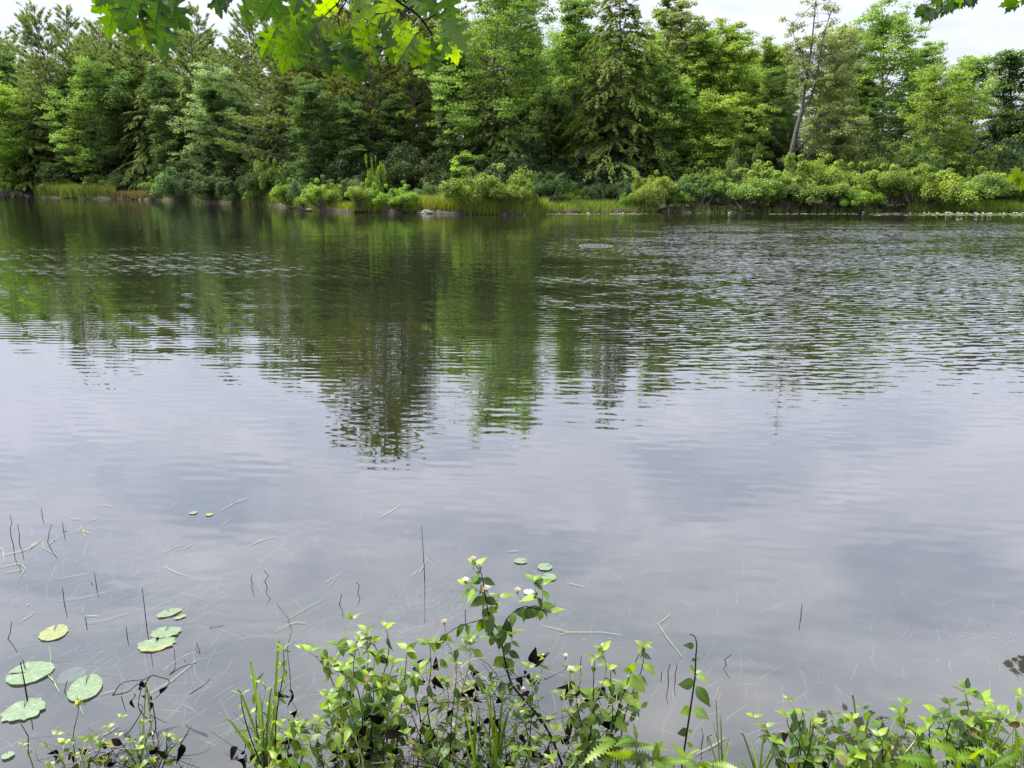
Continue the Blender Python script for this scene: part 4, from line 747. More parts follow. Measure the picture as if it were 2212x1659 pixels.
# --- dark stalks standing out of the water
ST = [([(30, 1178), (24, 1160), (22, 1140), (26, 1130), (22, 1113)], 'dark bent rush stalk at the left edge, with its loop'), ([(40, 1174), (42, 1155), (38, 1133)], 'thin rush stalk right beside the looped one'), ([(100, 1170), (106, 1150), (112, 1133)], 'leaning rush stalk ending in a dark knee'), ([(101, 1170), (122, 1190)], 'short stalk crossing the knee of the leaning rush'),
 ([(137, 1149), (135, 1128)], 'short upright rush next to the star of pale blades'), ([(137, 1150), (146, 1156), (140, 1166)], 'crooked little stalk under the star of pale blades'), ([(91, 1117), (89, 1097)], 'small hooked stalk farthest out at left'), ([(208, 1265), (204, 1237)], 'bent rush in the V shape near the tangle of sunken grass'), ([(209, 1264), (196, 1257)], 'dark foot of the V shaped rush'),
 ([(138, 1302), (137, 1285), (134, 1268)], 'tiny forked twig on the long pale blade'), ([(317, 1358), (313, 1320), (307, 1270)], 'tall thin dark stem above the tilted lily pad'), ([(275, 1378), (272, 1353)], 'short dark stalk left of the tall thin stem'), ([(187, 1350), (184, 1332)], 'short dark stub above the yellowing pad'), ([(10, 1380), (22, 1368), (25, 1344)], 'looping dark stalk at the left edge under the pale blades'),
 ([(548, 1263), (542, 1252), (545, 1240)], 'small curled black stalk, left of the pair'), ([(580, 1269), (572, 1255), (580, 1243), (570, 1232)], 'larger curled black stalk, right of the pair'), ([(729, 1307), (737, 1290), (738, 1282)], 'thin hooked stalk beyond the shrub mass'), ([(770, 1280), (776, 1265), (770, 1258)], 'small bent stalk right of the pale V blades'),
 ([(917, 1245), (916, 1220), (914, 1190), (911, 1136)], 'tall thin straight rush with a jointed tip, near the middle'), ([(483, 1355), (456, 1384), (485, 1380)], 'thin dark twig folded like an angle on the water'), ([(1731, 1332), (1731, 1318), (1733, 1303)], 'lone black stalk out on the right'), ([(1574, 1437), (1565, 1425), (1580, 1414)], 'bent dark twig like an arrowhead right of the leafy stem'),
 ([(1445, 1475), (1443, 1450), (1448, 1434)], 'hooked dark stalk left of the leafy stem'), ([(1461, 1470), (1458, 1460), (1463, 1433)], 'curved dark stalk right of the hooked one'), ([(1429, 1463), (1429, 1450)], 'short dark stick left of the hooked stalk'), ([(1253, 1437), (1256, 1417)], 'small black pod-like stick right of the flowering shrub'), ([(1005, 1339), (1005, 1316)], 'thin stalk left of the flowering shrub'),
 ([(1514, 1610), (1519, 1590), (1515, 1573)], 'knobbly dark twig standing in the lower right centre'), ([(1537, 1600), (1528, 1592), (1537, 1588)], 'tiny angle of dark twig beside the knobbly one'), ([(58, 1624), (61, 1590), (45, 1563)], 'curved dark stalk below the long ragged pad'), ([(134, 1495), (145, 1470)], 'forked twig in front of the sunken pad'), ([(58, 1508), (53, 1475), (44, 1430)], 'thick dark stalk piercing the large round pad'),
 ([(55, 1445), (49, 1425)], 'green stub behind the thick dark stalk'), ([(626, 1453), (620, 1400), (630, 1363), (622, 1335), (596, 1303)], 'tall green-tipped stalk leaning left above the leafy tuft'), ([(409, 1425), (400, 1445)], 'dark pointed scrap floating between tangle and leafy tuft')]
for pts, lab in ST:
    b = ground(*pts[0]); P = [b - b] ; prev = b
    for i, (a, c) in enumerate(pts[1:]):
        q = at(a, c, b[1] + 0.015 * math.sin(i + a)); q[2] = max(q[2], 0.004); P.append(q - b)
    P = np.array(P); P[0][2] = -0.03
    T = Tubes(); r0 = 0.0036 if 'thick' in lab else 0.0024; T.add(P, np.linspace(r0, r0 * .6, len(P)), 5)
    tag(link('rush_stalk', T.mesh('rush_stalk', M_TWIGG if 'green' in lab else M_TWIG), None, tuple(b)), lab, 'stalk', 'stalks standing in the near water')

# ================================================================== near plants
def leaf_mesh(name, mat_, wid=0.5, peak=0.42, droop=0.25, fold=0.25, teeth=0, tdepth=0.0, n=9, curl=0.0, acum=1.0):
    """unit leaf along +Y, facing +Z"""
    V = []; F = []
    for i in range(n + 1):
        t = i / n; ww = wid * 0.5 * (math.sin(math.pi * t ** (math.log(.5) / math.log(peak))) ** acum) if 0 < t < 1 else 0.0
        if teeth: ww *= 1 - tdepth * (0.5 + 0.5 * math.cos(i * math.pi))
        z = -droop * t * t + curl * math.sin(t * 5)
        for s in (-1, -0.55, 0, 0.55, 1): V.append((s * ww * (1 - abs(s) * 0.0), t, z + fold * abs(s) * ww - fold * 0.9 * (s * s) * ww * 0.6))
    for i in range(n):
        for j in range(4): F.append((i * 5 + j, i * 5 + j + 1, (i + 1) * 5 + j + 1, (i + 1) * 5 + j))
    me = mesh_np(name, V, [np.array(F)], mat_, smooth=not teeth); return me
LEAVES = [leaf_mesh('leaf', M_NEAR, .50, .38, .30, .3, acum=1.25), leaf_mesh('leaf', M_NEAR, .42, .36, .50, .4, acum=1.3), leaf_mesh('leaf', M_NEAR, .54, .40, .2, .25, curl=.03, acum=1.2), leaf_mesh('leaf', M_NEAR, .46, .36, .65, .35, acum=1.3)]
BIGL = [leaf_mesh('leaf', M_NEAR, .60, .42, .22, .25, n=12, acum=1.15), leaf_mesh('leaf', M_NEAR, .50, .38, .4, .3, n=12, acum=1.25)]
NARROW = [leaf_mesh('leaf', M_NEAR, .26, .42, .35, .3), leaf_mesh('leaf', M_NEAR, .22, .45, .15, .3)]
TOOTH = [leaf_mesh('leaf', M_NEAR, .36, .40, .25, .2, teeth=1, tdepth=.6, n=22), leaf_mesh('leaf', M_NEAR, .32, .38, .4, .2, teeth=1, tdepth=.65, n=24)]
BLACKL = [leaf_mesh('black_leaf', M_BLACKL, .6, .45, .5, .6, curl=.1, n=6), leaf_mesh('black_leaf', M_BLACKL, .5, .4, .2, .8, curl=.15, n=6)]
NC_G = (0.131, 0.229, 0.014); NC_D = (0.038, 0.092, 0.013); NC_Y = (0.180, 0.284, 0.018); NC_B = (0.090, 0.160, 0.037); NC_L = (0.156, 0.285, 0.020)
def frame_M(B, Td, Nh, L):
    """matrix taking the unit leaf to base B, direction Td, normal hint Nh, length L"""
    y = unit(np.asarray(Td, float)); x = unit(np.cross(y, Nh)); z = np.cross(x, y)
    return Matrix(((x[0] * L, y[0] * L, z[0] * L, B[0]), (x[1] * L, y[1] * L, z[1] * L, B[1]), (x[2] * L, y[2] * L, z[2] * L, B[2]), (0, 0, 0, 1)))
NL = [0]
def add_leaf(root, meshes, B, Td, L, colr, rg, Nh=None, name='leaf'):
    if Nh is None: Nh = np.array([0, -0.35, 1.0]) + rg.normal(size=3) * 0.35
    if name == 'leaf' and meshes[0].materials[0] is M_NEAR and meshes is not TOOTH and rg.random() < 0.02: colr = (0.20, 0.12, 0.03) if rg.random() < .5 else (0.30, 0.26, 0.05)
    o = link(name, meshes[rg.integers(0, len(meshes))], root, M=frame_M(np.asarray(B) - np.array(root.location), Td, Nh, L)); L_s = 1.0; v = rg.uniform(.75, 1.25); o.color = (colr[0] * v, colr[1] * v, colr[2] * v, 1); NL[0] += 1
    return o
def curve(P, n=4):
    P = np.asarray(P, float); out = []
    Q = np.vstack([2 * P[0] - P[1], P, 2 * P[-1] - P[-2]])
    for i in range(1, len(Q) - 2):
        for q in np.linspace(0, 1, n, endpoint=False):
            a, b, c, d = Q[i - 1], Q[i], Q[i + 1], Q[i + 2]; out.append(0.5 * ((2 * b) + (-a + c) * q + (2 * a - 5 * b + 4 * c - d) * q * q + (-a + 3 * b - 3 * c + d) * q ** 3))
    out.append(P[-1]); return np.array(out)
def leafy(root, path, rg, ll=(0.05, 0.075), gap=0.05, meshes=LEAVES, colr=NC_G, start=0.15, droop=0.35, tipn=3, keep=0.85, cols=None, out_=0.9):
    seg = np.linalg.norm(np.diff(path, axis=0), axis=1); cs = np.concatenate([[0], np.cumsum(seg)]); tot = cs[-1]; s = tot * start; i = 0
    while s < tot:
        p = np.array([np.interp(s, cs, path[:, k]) for k in range(3)]); j = min(np.searchsorted(cs, s), len(path) - 1); t = unit(path[j] - path[max(j - 1, 0)])
        a = rg.uniform(0, 3.14) if i % 2 else rg.uniform(0, 3.14) + 1.57
        for sg in (0, math.pi):
            if rg.random() > keep: continue
            d = np.array([math.cos(a + sg), 0.6 * math.sin(a + sg), 0]) * out_ + t * 0.35 + np.array([0, 0, -droop * rg.uniform(0.3, 1.8)])
            c = cols[rg.integers(0, len(cols))] if cols else colr
            add_leaf(root, meshes, p, d, rg.uniform(*ll) * (1.0 - 0.35 * s / tot), c, rg)
        s += gap * rg.uniform(0.7, 1.3); i += 1
    for k in range(tipn):
        a = k * 2.1 + rg.uniform(0, 1); d = np.array([math.cos(a), 0.7 * math.sin(a), 0.55]); add_leaf(root, meshes, path[-1], d, rg.uniform(*ll) * 0.6, NC_Y if rg.random() < .6 else colr, rg)
def stem_part(root, path, r0, r1, mat_, name='stem', k=6):
    T = Tubes(); T.add(path - np.array(root.location), np.linspace(r0, r1, len(path)), k); return link(name, T.mesh(name, mat_), root)
def root_at(name, px, Y, lab, cat='plant', group='plants at the near water edge'):
    b = at(px, 1660, Y); return empty(name, (b[0], b[1], -0.02), lab, cat, group)
def pts3(pl, Y0, Y1=None):
    Y1 = Y0 if Y1 is None else Y1; n = len(pl); return np.array([at(a, b, Y0 + (Y1 - Y0) * i / max(1, n - 1)) for i, (a, b) in enumerate(pl)])
def flower_head(root, p, rg, r=0.016, mat_=M_CREAM):
    V = []; F = []; k = 0
    for i in range(34):
        a = i * 2.4; r = r if i else r * .8; q = r * math.sqrt((i + .5) / 34); c = np.array([q * math.cos(a), q * math.sin(a), 0.005 * (1 - (q / r) ** 2) + rg.normal() * .001])
        for m in range(4):
            b_ = m * 1.57 + a; d = np.array([math.cos(b_), math.sin(b_), .3]); sd_ = np.array([-math.sin(b_), math.cos(b_), 0]); V += [c, c + d * .0022 + sd_ * .001, c + d * .0036, c + d * .0022 - sd_ * .001]; F.append((k, k + 1, k + 2, k + 3)); k += 4
    T = Tubes(); stem = [[0, 0, -.022], [0, 0, -.012], [0, 0, -.002]]
    nv = np.array(V); me = mesh_np('flower_head', nv, [np.array(F)], mat_)
    o = link('flower_head', me, root, M=Matrix.Translation(Vector(np.asarray(p) - np.array(root.location))))
    T2 = Tubes()
    for i in range(7):
        a = i * .9; T2.add([[0, 0, -.02], [r * .75 * math.cos(a), r * .75 * math.sin(a), 0]], [.0009, .0006], 3)
    s_ = link('flower_stalk', T2.mesh('flower_stalk', M_TWIGG), o)

# --- the flowering dogwood that stands highest
rgp = np.random.default_rng(500)
D0 = 2.62
R_ = root_at('dogwood_shrub', 1221, 2.5, 'tall dogwood with dark forked stem and cream flower heads, highest plant of the near edge', 'shrub')
main = curve(pts3([(1228, 1685), (1185, 1581), (1145, 1525), (1107, 1480), (1091, 1428), (1081, 1370)], 2.50, D0)); stem_part(R_, main, .0052, .0034, M_TWIG)
br = [([(1081, 1370), (1062, 1340), (1055, 1324), (1047, 1280), (1040, 1240), (1028, 1222)], .0034), ([(1081, 1370), (1091, 1345), (1104, 1327), (1130, 1311), (1156, 1314), (1191, 1323)], .0032), ([(1055, 1324), (1042, 1338), (1000, 1350), (970, 1366), (943, 1388)], .0024), ([(1169, 1318), (1160, 1290), (1152, 1255)], .0016), ([(1169, 1318), (1172, 1290), (1170, 1262)], .0014),
      ([(1107, 1480), (1070, 1470), (1040, 1478), (1000, 1500)], .002), ([(1091, 1428), (1100, 1400), (1108, 1370)], .0016), ([(1047, 1280), (1030, 1275), (1010, 1262)], .0014), ([(1062, 1340), (1052, 1345), (1062, 1370), (1068, 1378)], .0014), ([(1055, 1324), (1070, 1300), (1080, 1290)], .0014)]
for pl, r0 in br:
    P = curve(pts3(pl, D0, D0 - .03)); stem_part(R_, P, r0, r0 * .45, M_TWIG if r0 > .0021 else M_TWIGG, 'branch', 5)
    leafy(R_, P, rgp, (0.065, 0.095), .038, LEAVES, NC_G, .12, .8, 2, .75, cols=[NC_G, NC_D, NC_G, NC_D, NC_L], out_=.8)
leafy(R_, main, rgp, (.06, .09), .08, LEAVES, NC_G, .35, .7, 0, .75, cols=[NC_G, NC_D])
T = Tubes()
for a in ((1200, 1300), (1205, 1330), (1203, 1318)): T.add(pts3([(1186, 1322), (1195, 1318), a], D0), [.0012, .0009, .0005], 4)
link('bare_twig', mesh_np('bare_twig', np.concatenate(T.V) - np.array(R_.location), [np.concatenate(T.F)], M_TWIG), R_)
for px, py, mm, r in [(1022, 1206, M_TAN, .013), (1038, 1221, M_TAN, .012), (1006, 1252, M_CREAM, .015), (1051, 1270, M_CREAM, .018), (1118, 1274, M_TAN, .014), (960, 1342, M_TAN, .012), (1049, 1337, M_TAN, .012)]:
    p = at(px, py, D0 - .03); flower_head(R_, p, rgp, r, mm); q = at(px + rgp.uniform(0, 12), py + 26, D0 - .02); stem_part(R_, np.array([q, p + [0, 0, -.015]]), .0011, .0008, M_TWIGG, 'flower_stem', 4)

def bush(name, lab, base, tops, Y0, Y1, seed, ll, gap, cols, meshes=LEAVES, r0=.003, side=2, dead=0, cat='shrub', mix=None, start=.15, keep=.68, droop=.8, tangle=0, bby=1690, blackleaf_box=None):
    rg = np.random.default_rng(seed); bpx = sum(base) / 2; R = root_at(name, bpx, (Y0 + Y1) / 2, lab, cat)
    for i, (tx, ty) in enumerate(tops):
        Y = rg.uniform(Y0, Y1); bx = base[0] + (base[1] - base[0]) * (0.5 * rg.random() + 0.5 * np.clip((tx - base[0]) / (base[1] - base[0] + 1e-6), 0, 1))
        mx = (bx + tx) / 2 + rg.normal() * 14; my = (bby + ty) / 2
        P = curve(pts3([(bx, bby), (mx, my), (tx - (tx - mx) * .2 + rg.normal() * 4, ty + (my - ty) * .35), (tx, ty)], Y - .05, Y)); mm = M_TWIG if rg.random() < .55 else M_TWIGG if rg.random() < .6 else M_DRY
        stem_part(R, P, r0, r0 * .35, mm); leafy(R, P, rg, ll, gap, meshes, cols[0], start, droop, 3, keep, cols=cols)
        for _ in range(side):
            j = rg.integers(len(P) // 4, len(P) - 2); q = P[j]; e_ = q + np.array([rg.normal() * .09, rg.normal() * .06, rg.uniform(.03, .12)]); PP = curve(np.array([q, (q + e_) / 2 + [0, 0, .015], e_]))
            stem_part(R, PP, r0 * .5, r0 * .25, M_TWIGG, 'branch', 4); leafy(R, PP, rg, (ll[0] * .8, ll[1] * .9), gap, meshes, cols[0], .3, droop, 2, keep, cols=cols)
    for _ in range(int(dead * .7)):  # near-black leaves added to stand for dark leaf reflections on the water
        bxx = blackleaf_box or (base[0], base[1], 1480, 1660); px, py = rg.uniform(bxx[0], bxx[1]), rg.uniform(bxx[2], bxx[3]); p = at(px, py, rg.uniform(Y0, Y1)); p[2] = max(p[2], .02)
        add_leaf(R, BLACKL, p, rg.normal(size=3) + [0, 0, -.5], rg.uniform(.03, .065), (1, 1, 1), rg, Nh=rg.normal(size=3) + [0, -1, .3], name='black_leaf')
    if tangle:
        T = Tubes(); O = np.array(R.location)
        for _ in range(tangle):
            bxx = blackleaf_box or (base[0], base[1], 1500, 1670); p = at(rg.uniform(bxx[0], bxx[1]), rg.uniform(bxx[2] + 20, bxx[3] + 10), rg.uniform(Y0, Y1)); q = p + rg.normal(size=3) * [.12, .05, .07]; m_ = (p + q) / 2 + rg.normal(size=3) * .02
            p[2] = max(p[2], 0); q[2] = max(q[2], 0); T.add(curve(np.array([p, m_, q])) - O, np.linspace(.0016, .0007, 9), 3)
        o = link('twig_tangle', T.mesh('twig_tangle', M_TWIG if seed % 2 else M_DRY), R); tag(o, None, None, kind='stuff')
    return R
bush('leafy_shrub', 'wide bright green shrub mass left of the tall dogwood', (700, 880), [(728, 1395), (706, 1425), (792, 1361), (834, 1353), (880, 1403), (770, 1400), (812, 1412), (708, 1503), (745, 1440), (850, 1430), (788, 1455), (690, 1560), (735, 1520), (820, 1490), (865, 1480), (760, 1570), (840, 1560)], 2.42, 2.62, 601, (0.059, 0.092), .055, [NC_G, NC_G, NC_L, NC_Y, NC_B, NC_D], dead=46, tangle=60, blackleaf_box=(700, 900, 1545, 1665))
bush('leafy_shrub', 'thinner green shrub between the bright mass and the tall dogwood', (880, 1000), [(928, 1389), (905, 1450), (1016, 1381), (960, 1470), (985, 1430), (890, 1520), (945, 1520), (1010, 1520), (920, 1580), (985, 1575)], 2.42, 2.62, 602, (0.049, 0.077), .06, [NC_G, NC_L, NC_D, NC_B], dead=26, tangle=60, blackleaf_box=(890, 1030, 1420, 1640), side=1)
bush('leafy_shrub', 'dark twiggy shrub full of near-black leaves under the tall dogwood', (1010, 1160), [(1060, 1500), (1020, 1480), (1110, 1520), (1150, 1480), (1090, 1570), (1135, 1560), (1040, 1600), (1175, 1420)], 2.40, 2.58, 603, (0.043, 0.067), .06, [NC_D, NC_G, NC_D, NC_B], dead=40, tangle=80, side=1, keep=.7, blackleaf_box=(1000, 1180, 1430, 1650))
R = bush('leafy_shrub', 'green dogwood with white flower heads right of the tall one', (1200, 1330), [(1302, 1405), (1232, 1450), (1285, 1420), (1255, 1470), (1320, 1440), (1390, 1395), (1215, 1500), (1345, 1480), (1280, 1500), (1230, 1540), (1330, 1550), (1380, 1470)], 2.45, 2.62, 604, (0.059, 0.092), .06, [NC_G, NC_D, NC_G, NC_L, NC_B], dead=34, tangle=50, side=1, blackleaf_box=(1210, 1350, 1470, 1660))
for px, py, r in [(1305, 1394, .012), (1294, 1400, .007), (1233, 1444, .016), (1247, 1516, .013), (1174, 1417, .009), (1222, 1416, .008), (1130, 1488, .008)]: flower_head(R, at(px, py, 2.55), rgp, r, M_CREAM)
# tall single stem with big leaves
R = root_at('broadleaf_plant', 1473, 2.55, 'tall single dark stem with a few large heart-shaped leaves, right of the dogwoods', 'plant')
P = curve(pts3([(1470, 1690), (1473, 1654), (1491, 1534), (1501, 1464), (1503, 1418), (1505, 1395), (1501, 1376), (1490, 1370)], 2.5, 2.55)); stem_part(R, P, .004, .0016, M_TWIG)
for (a, b, c, d, L_, col) in [(1492, 1530, 1468, 1545, .062, NC_L), (1504, 1482, 1536, 1528, .088, NC_G), (1500, 1474, 1455, 1486, .075, NC_B), (1503, 1448, 1524, 1470, .065, NC_G), (1500, 1445, 1486, 1438, .045, NC_L), (1504, 1424, 1515, 1427, .028, NC_G), (1502, 1424, 1487, 1428, .028, NC_D), (1496, 1528, 1540, 1560, .072, NC_B),
                              (1486, 1578, 1452, 1592, .055, NC_B), (1487, 1580, 1503, 1582, .030, NC_G), (1484, 1606, 1506, 1618, .036, NC_G), (1502, 1466, 1512, 1470, .03, NC_D), (1499, 1395, 1470, 1395, .05, NC_D)]:
    B = at(a, b, 2.54); Tt = at(c, d, 2.48); add_leaf(R, BIGL, B, Tt - B, L_, col, rgp, Nh=np.array([0, -1.0, .55]) + rgp.normal(size=3) * .2)
R = root_at('broadleaf_plant', 1320, 2.5, 'slanting dark stem with four large leaves, between flowering dogwood and single stem', 'plant')
P = curve(pts3([(1312, 1620), (1330, 1550), (1350, 1490), (1368, 1440), (1385, 1405)], 2.5, 2.56)); stem_part(R, P, .0034, .0012, M_TWIG)
for (a, b, c, d, L_, col) in [(1361, 1456, 1390, 1492, .085, NC_G), (1360, 1450, 1382, 1424, .055, NC_L), (1345, 1500, 1376, 1522, .065, NC_G), (1326, 1550, 1356, 1578, .075, NC_L), (1344, 1498, 1322, 1520, .05, NC_L), (1362, 1446, 1340, 1450, .04, NC_G), (1384, 1408, 1373, 1400, .03, NC_Y), (1385, 1408, 1392, 1396, .025, NC_Y), (1388, 1412, 1412, 1428, .04, NC_D)]:
    B = at(a, b, 2.53); Tt = at(c, d, 2.48); add_leaf(R, BIGL, B, Tt - B, L_, col, rgp, Nh=np.array([0, -1.0, .6]) + rgp.normal(size=3) * .25)
# left tuft, twiggy tangle, left sprigs
bush('leafy_sprig', 'small tuft of leafy stems with long grass blades, left of the bright mass', (545, 625), [(520, 1500), (555, 1470), (575, 1490), (612, 1402), (608, 1440), (585, 1530), (540, 1540), (600, 1560), (560, 1600), (630, 1560)], 2.45, 2.58, 605, (0.043, 0.070), .055, [NC_G, NC_Y, NC_B, NC_L], meshes=NARROW + LEAVES[:1], dead=18, side=0, cat='plant', blackleaf_box=(500, 640, 1560, 1655), tangle=26)
bush('leafy_sprig', 'low leafy sprigs at the bottom just left of the bright mass', (590, 690), [(610, 1600), (640, 1570), (670, 1600), (600, 1640), (650, 1630)], 2.35, 2.48, 606, (0.054, 0.097), .055, [NC_G, NC_L, NC_B], dead=8, side=1, cat='plant')
bush('leafy_sprig', 'slender sprig under the roundest lily pad, with a yellow bud', (170, 190), [(170, 1512)], 2.55, 2.6, 607, (0.031, 0.045), .06, [NC_L, NC_G, NC_D], side=0, cat='plant', r0=.002)
bush('leafy_sprig', 'low green and brown sprigs in the bottom left', (120, 230), [(140, 1605), (185, 1598), (215, 1615), (160, 1630), (232, 1640), (120, 1650)], 2.42, 2.52, 608, (0.038, 0.064), .05, [NC_G, NC_L, NC_D], dead=14, tangle=30, side=1, cat='plant', blackleaf_box=(120, 240, 1610, 1660))
bush('leafy_sprig', 'sprigs among dry stalks, right of the bottom left ones', (240, 380), [(255, 1590), (280, 1600), (310, 1560), (300, 1615), (360, 1590), (385, 1600), (330, 1640), (270, 1640)], 2.42, 2.55, 609, (0.032, 0.054), .055, [NC_G, NC_L, NC_Y], dead=14, tangle=40, side=0, cat='plant', keep=.65, blackleaf_box=(230, 400, 1600, 1660))
# the broken twig tangle
R = root_at('dead_branch', 330, 2.62, 'dark tangle of broken dead twigs standing in the water at lower left', 'branch'); rg = np.random.default_rng(70); O = np.array(R.location)
for pl, r_, mm in [([(345, 1690), (335, 1620), (325, 1560), (322, 1500), (318, 1480)], .006, M_DRY), ([(333, 1690), (337, 1580), (330, 1520)], .005, M_TWIG), ([(325, 1560), (300, 1530), (305, 1490), (318, 1470)], .003, M_TWIG), ([(243, 1502), (265, 1475), (310, 1468)], .003, M_TWIG), ([(243, 1502), (275, 1495), (300, 1475), (326, 1460)], .003, M_TWIG),
              ([(310, 1486), (326, 1460), (345, 1463), (366, 1472), (345, 1500), (332, 1512)], .003, M_TWIG), ([(262, 1510), (266, 1470), (285, 1460)], .002, M_TWIGG), ([(262, 1505), (272, 1538)], .0026, M_TWIG), ([(325, 1545), (360, 1562)], .002, M_TWIG), ([(268, 1594), (290, 1565), (308, 1530), (300, 1520)], .0032, M_TWIG),
              ([(318, 1484), (322, 1530), (330, 1600)], .0028, M_TWIGG), ([(366, 1458), (378, 1442), (376, 1400)], .0026, M_TWIG), ([(366, 1458), (395, 1440), (425, 1432)], .0026, M_TWIG), ([(352, 1448), (395, 1418), (430, 1406)], .0022, M_DRY), ([(425, 1390), (432, 1412), (420, 1400)], .002, M_TWIG), ([(230, 1630), (245, 1590), (256, 1562)], .003, M_DRY), ([(345, 1600), (352, 1640), (375, 1628), (400, 1625)], .002, M_TWIG), ([(455, 1645), (425, 1620), (405, 1600)], .002, M_TWIG), ([(410, 1500), (440, 1480), (455, 1465)], .0024, M_TWIG)]:
    Pc = curve(pts3(pl, 2.66, 2.72)); Pc[:, 2] = np.maximum(Pc[:, 2], 0.004); stem_part(R, Pc, r_ * .75, r_ * .4, mm, 'twig', 5)
for _ in range(9):
    p = at(rg.uniform(280, 350), rg.uniform(1465, 1520), 2.7); add_leaf(R, BLACKL, p, rg.normal(size=3) + [0, 0, -.8], rg.uniform(.02, .04), (1, 1, 1), rg, Nh=rg.normal(size=3), name='black_leaf')
# toothed lime plants
def toothed(lab, specs, seed, Y=2.42):
    rg = np.random.default_rng(seed); R = root_at('toothed_plant', specs[0][0], Y, lab, 'plant')
    for (a, b, c, d, L_) in specs:
        B = at(a, b, Y + rg.uniform(-.04, .05)); Tt = at(c, d, Y + rg.uniform(-.12, .02)); add_leaf(R, TOOTH, B, Tt - B, np.linalg.norm(Tt - B) * 1.05, [NC_L, NC_Y, NC_G][rg.integers(0, 3)], rg, Nh=np.array([0, -.6, 1.0]) + rg.normal(size=3) * .3)
    for sx in {s[0] for s in specs}: stem_part(R, curve(pts3([(sx, 1690), (sx, 1640), (sx, min(q[1] for q in specs if q[0] == sx))], Y)), .003, .0015, M_TWIGG)
toothed('lime green plant with long jagged leaves at the bottom, right of the dogwoods', [(1330, 1600, 1262, 1632, 0), (1330, 1600, 1300, 1590, 0), (1330, 1610, 1400, 1602, 0), (1340, 1620, 1290, 1660, 0), (1340, 1630, 1420, 1650, 0), (1375, 1600, 1372, 1562, 0), (1375, 1610, 1430, 1612, 0), (1375, 1625, 1320, 1640, 0), (1375, 1600, 1350, 1575, 0), (1410, 1640, 1440, 1600, 0), (1410, 1640, 1360, 1620, 0), (1410, 1650, 1470, 1640, 0), (1340, 1645, 1360, 1670, 0), (1410, 1625, 1426, 1606, 0)], 81)
toothed('jagged-leaved plants filling the bottom edge under the single stem', [(1455, 1650, 1425, 1640, 0), (1455, 1650, 1500, 1630, 0), (1510, 1655, 1460, 1640, 0), (1510, 1655, 1560, 1635, 0), (1540, 1650, 1500, 1660, 0), (1540, 1650, 1585, 1650, 0), (1455, 1660, 1400, 1665, 0), (1510, 1665, 1545, 1668, 0), (1480, 1640, 1475, 1615, 0), (1480, 1640, 1500, 1610, 0)], 82, 2.38)
toothed('soft green feathery plants in the bottom right corner', [(2020 + 24 * i, 1650 - (i % 3) * 12, 2020 + 24 * i + (30 if i % 2 else -34), 1625 - (i % 4) * 10, 0) for i in range(9)] + [(1985 + 26 * i, 1665, 1985 + 26 * i + (26 if i % 2 else -26), 1650, 0) for i in range(9)], 83, 2.36)
# right plants
bush('leafy_shrub', 'green shrub with drooping leaves left of the black leaf reflections', (1690, 1780), [(1655, 1570), (1700, 1545), (1735, 1540), (1760, 1560), (1675, 1600), (1715, 1590), (1770, 1600), (1745, 1620), (1690, 1635)], 2.40, 2.52, 610, (0.054, 0.086), .055, [NC_B, NC_G, NC_D, NC_B], side=1, dead=4, cat='shrub', keep=.8)
bush('leafy_shrub', 'tall open shrub with grey-green leaves and bare dark shoots at the right', (2060, 2110), [(2085, 1498), (2125, 1512), (2025, 1540), (2050, 1520), (2105, 1555), (2010, 1560), (2065, 1560), (2130, 1560), (2040, 1590), (2095, 1590)], 2.42, 2.56, 611, (0.065, 0.102), .06, [NC_B, NC_B, NC_G, NC_D], side=1, cat='shrub', keep=.72, meshes=BIGL, start=.3)
bush('leafy_shrub', 'low mixed green shrub between the black reflections and the tall open shrub', (1880, 2010), [(1900, 1590), (1955, 1575), (1925, 1610), (1980, 1580), (1995, 1610), (1870, 1630), (1960, 1630), (2005, 1560)], 2.38, 2.50, 612, (0.054, 0.086), .055, [NC_L, NC_G, NC_B, NC_G], side=1, cat='shrub', keep=.8)
bush('leafy_shrub', 'bright young shoots at the right edge of the near bank', (2130, 2230), [(2150, 1570), (2175, 1545), (2205, 1560), (2215, 1600), (2160, 1610), (2190, 1620), (2140, 1630), (2200, 1500)], 2.38, 2.50, 613, (0.049, 0.075), .05, [NC_L, NC_Y, NC_G], meshes=NARROW + LEAVES[:2], side=1, cat='shrub')
bush('leafy_sprig', 'broad pale leaves lying low below the black leaf reflections', (1780, 1900), [(1800, 1625), (1850, 1630), (1885, 1625), (1830, 1650), (1760, 1645)], 2.34, 2.42, 614, (0.076, 0.118), .05, [NC_L, NC_Y, NC_G], meshes=BIGL, side=0, cat='plant')
bush('leafy_sprig', 'leafy shoots low at the bottom between grass tufts, centre', (1000, 1180), [(1010, 1610), (1060, 1630), (1120, 1620), (1160, 1600), (950, 1625), (1190, 1640), (900, 1630), (850, 1640), (1240, 1630)], 2.34, 2.44, 615, (0.043, 0.070), .045, [NC_G, NC_L, NC_B, NC_D], side=1, cat='plant', dead=16, tangle=60, blackleaf_box=(820, 1260, 1580, 1665))
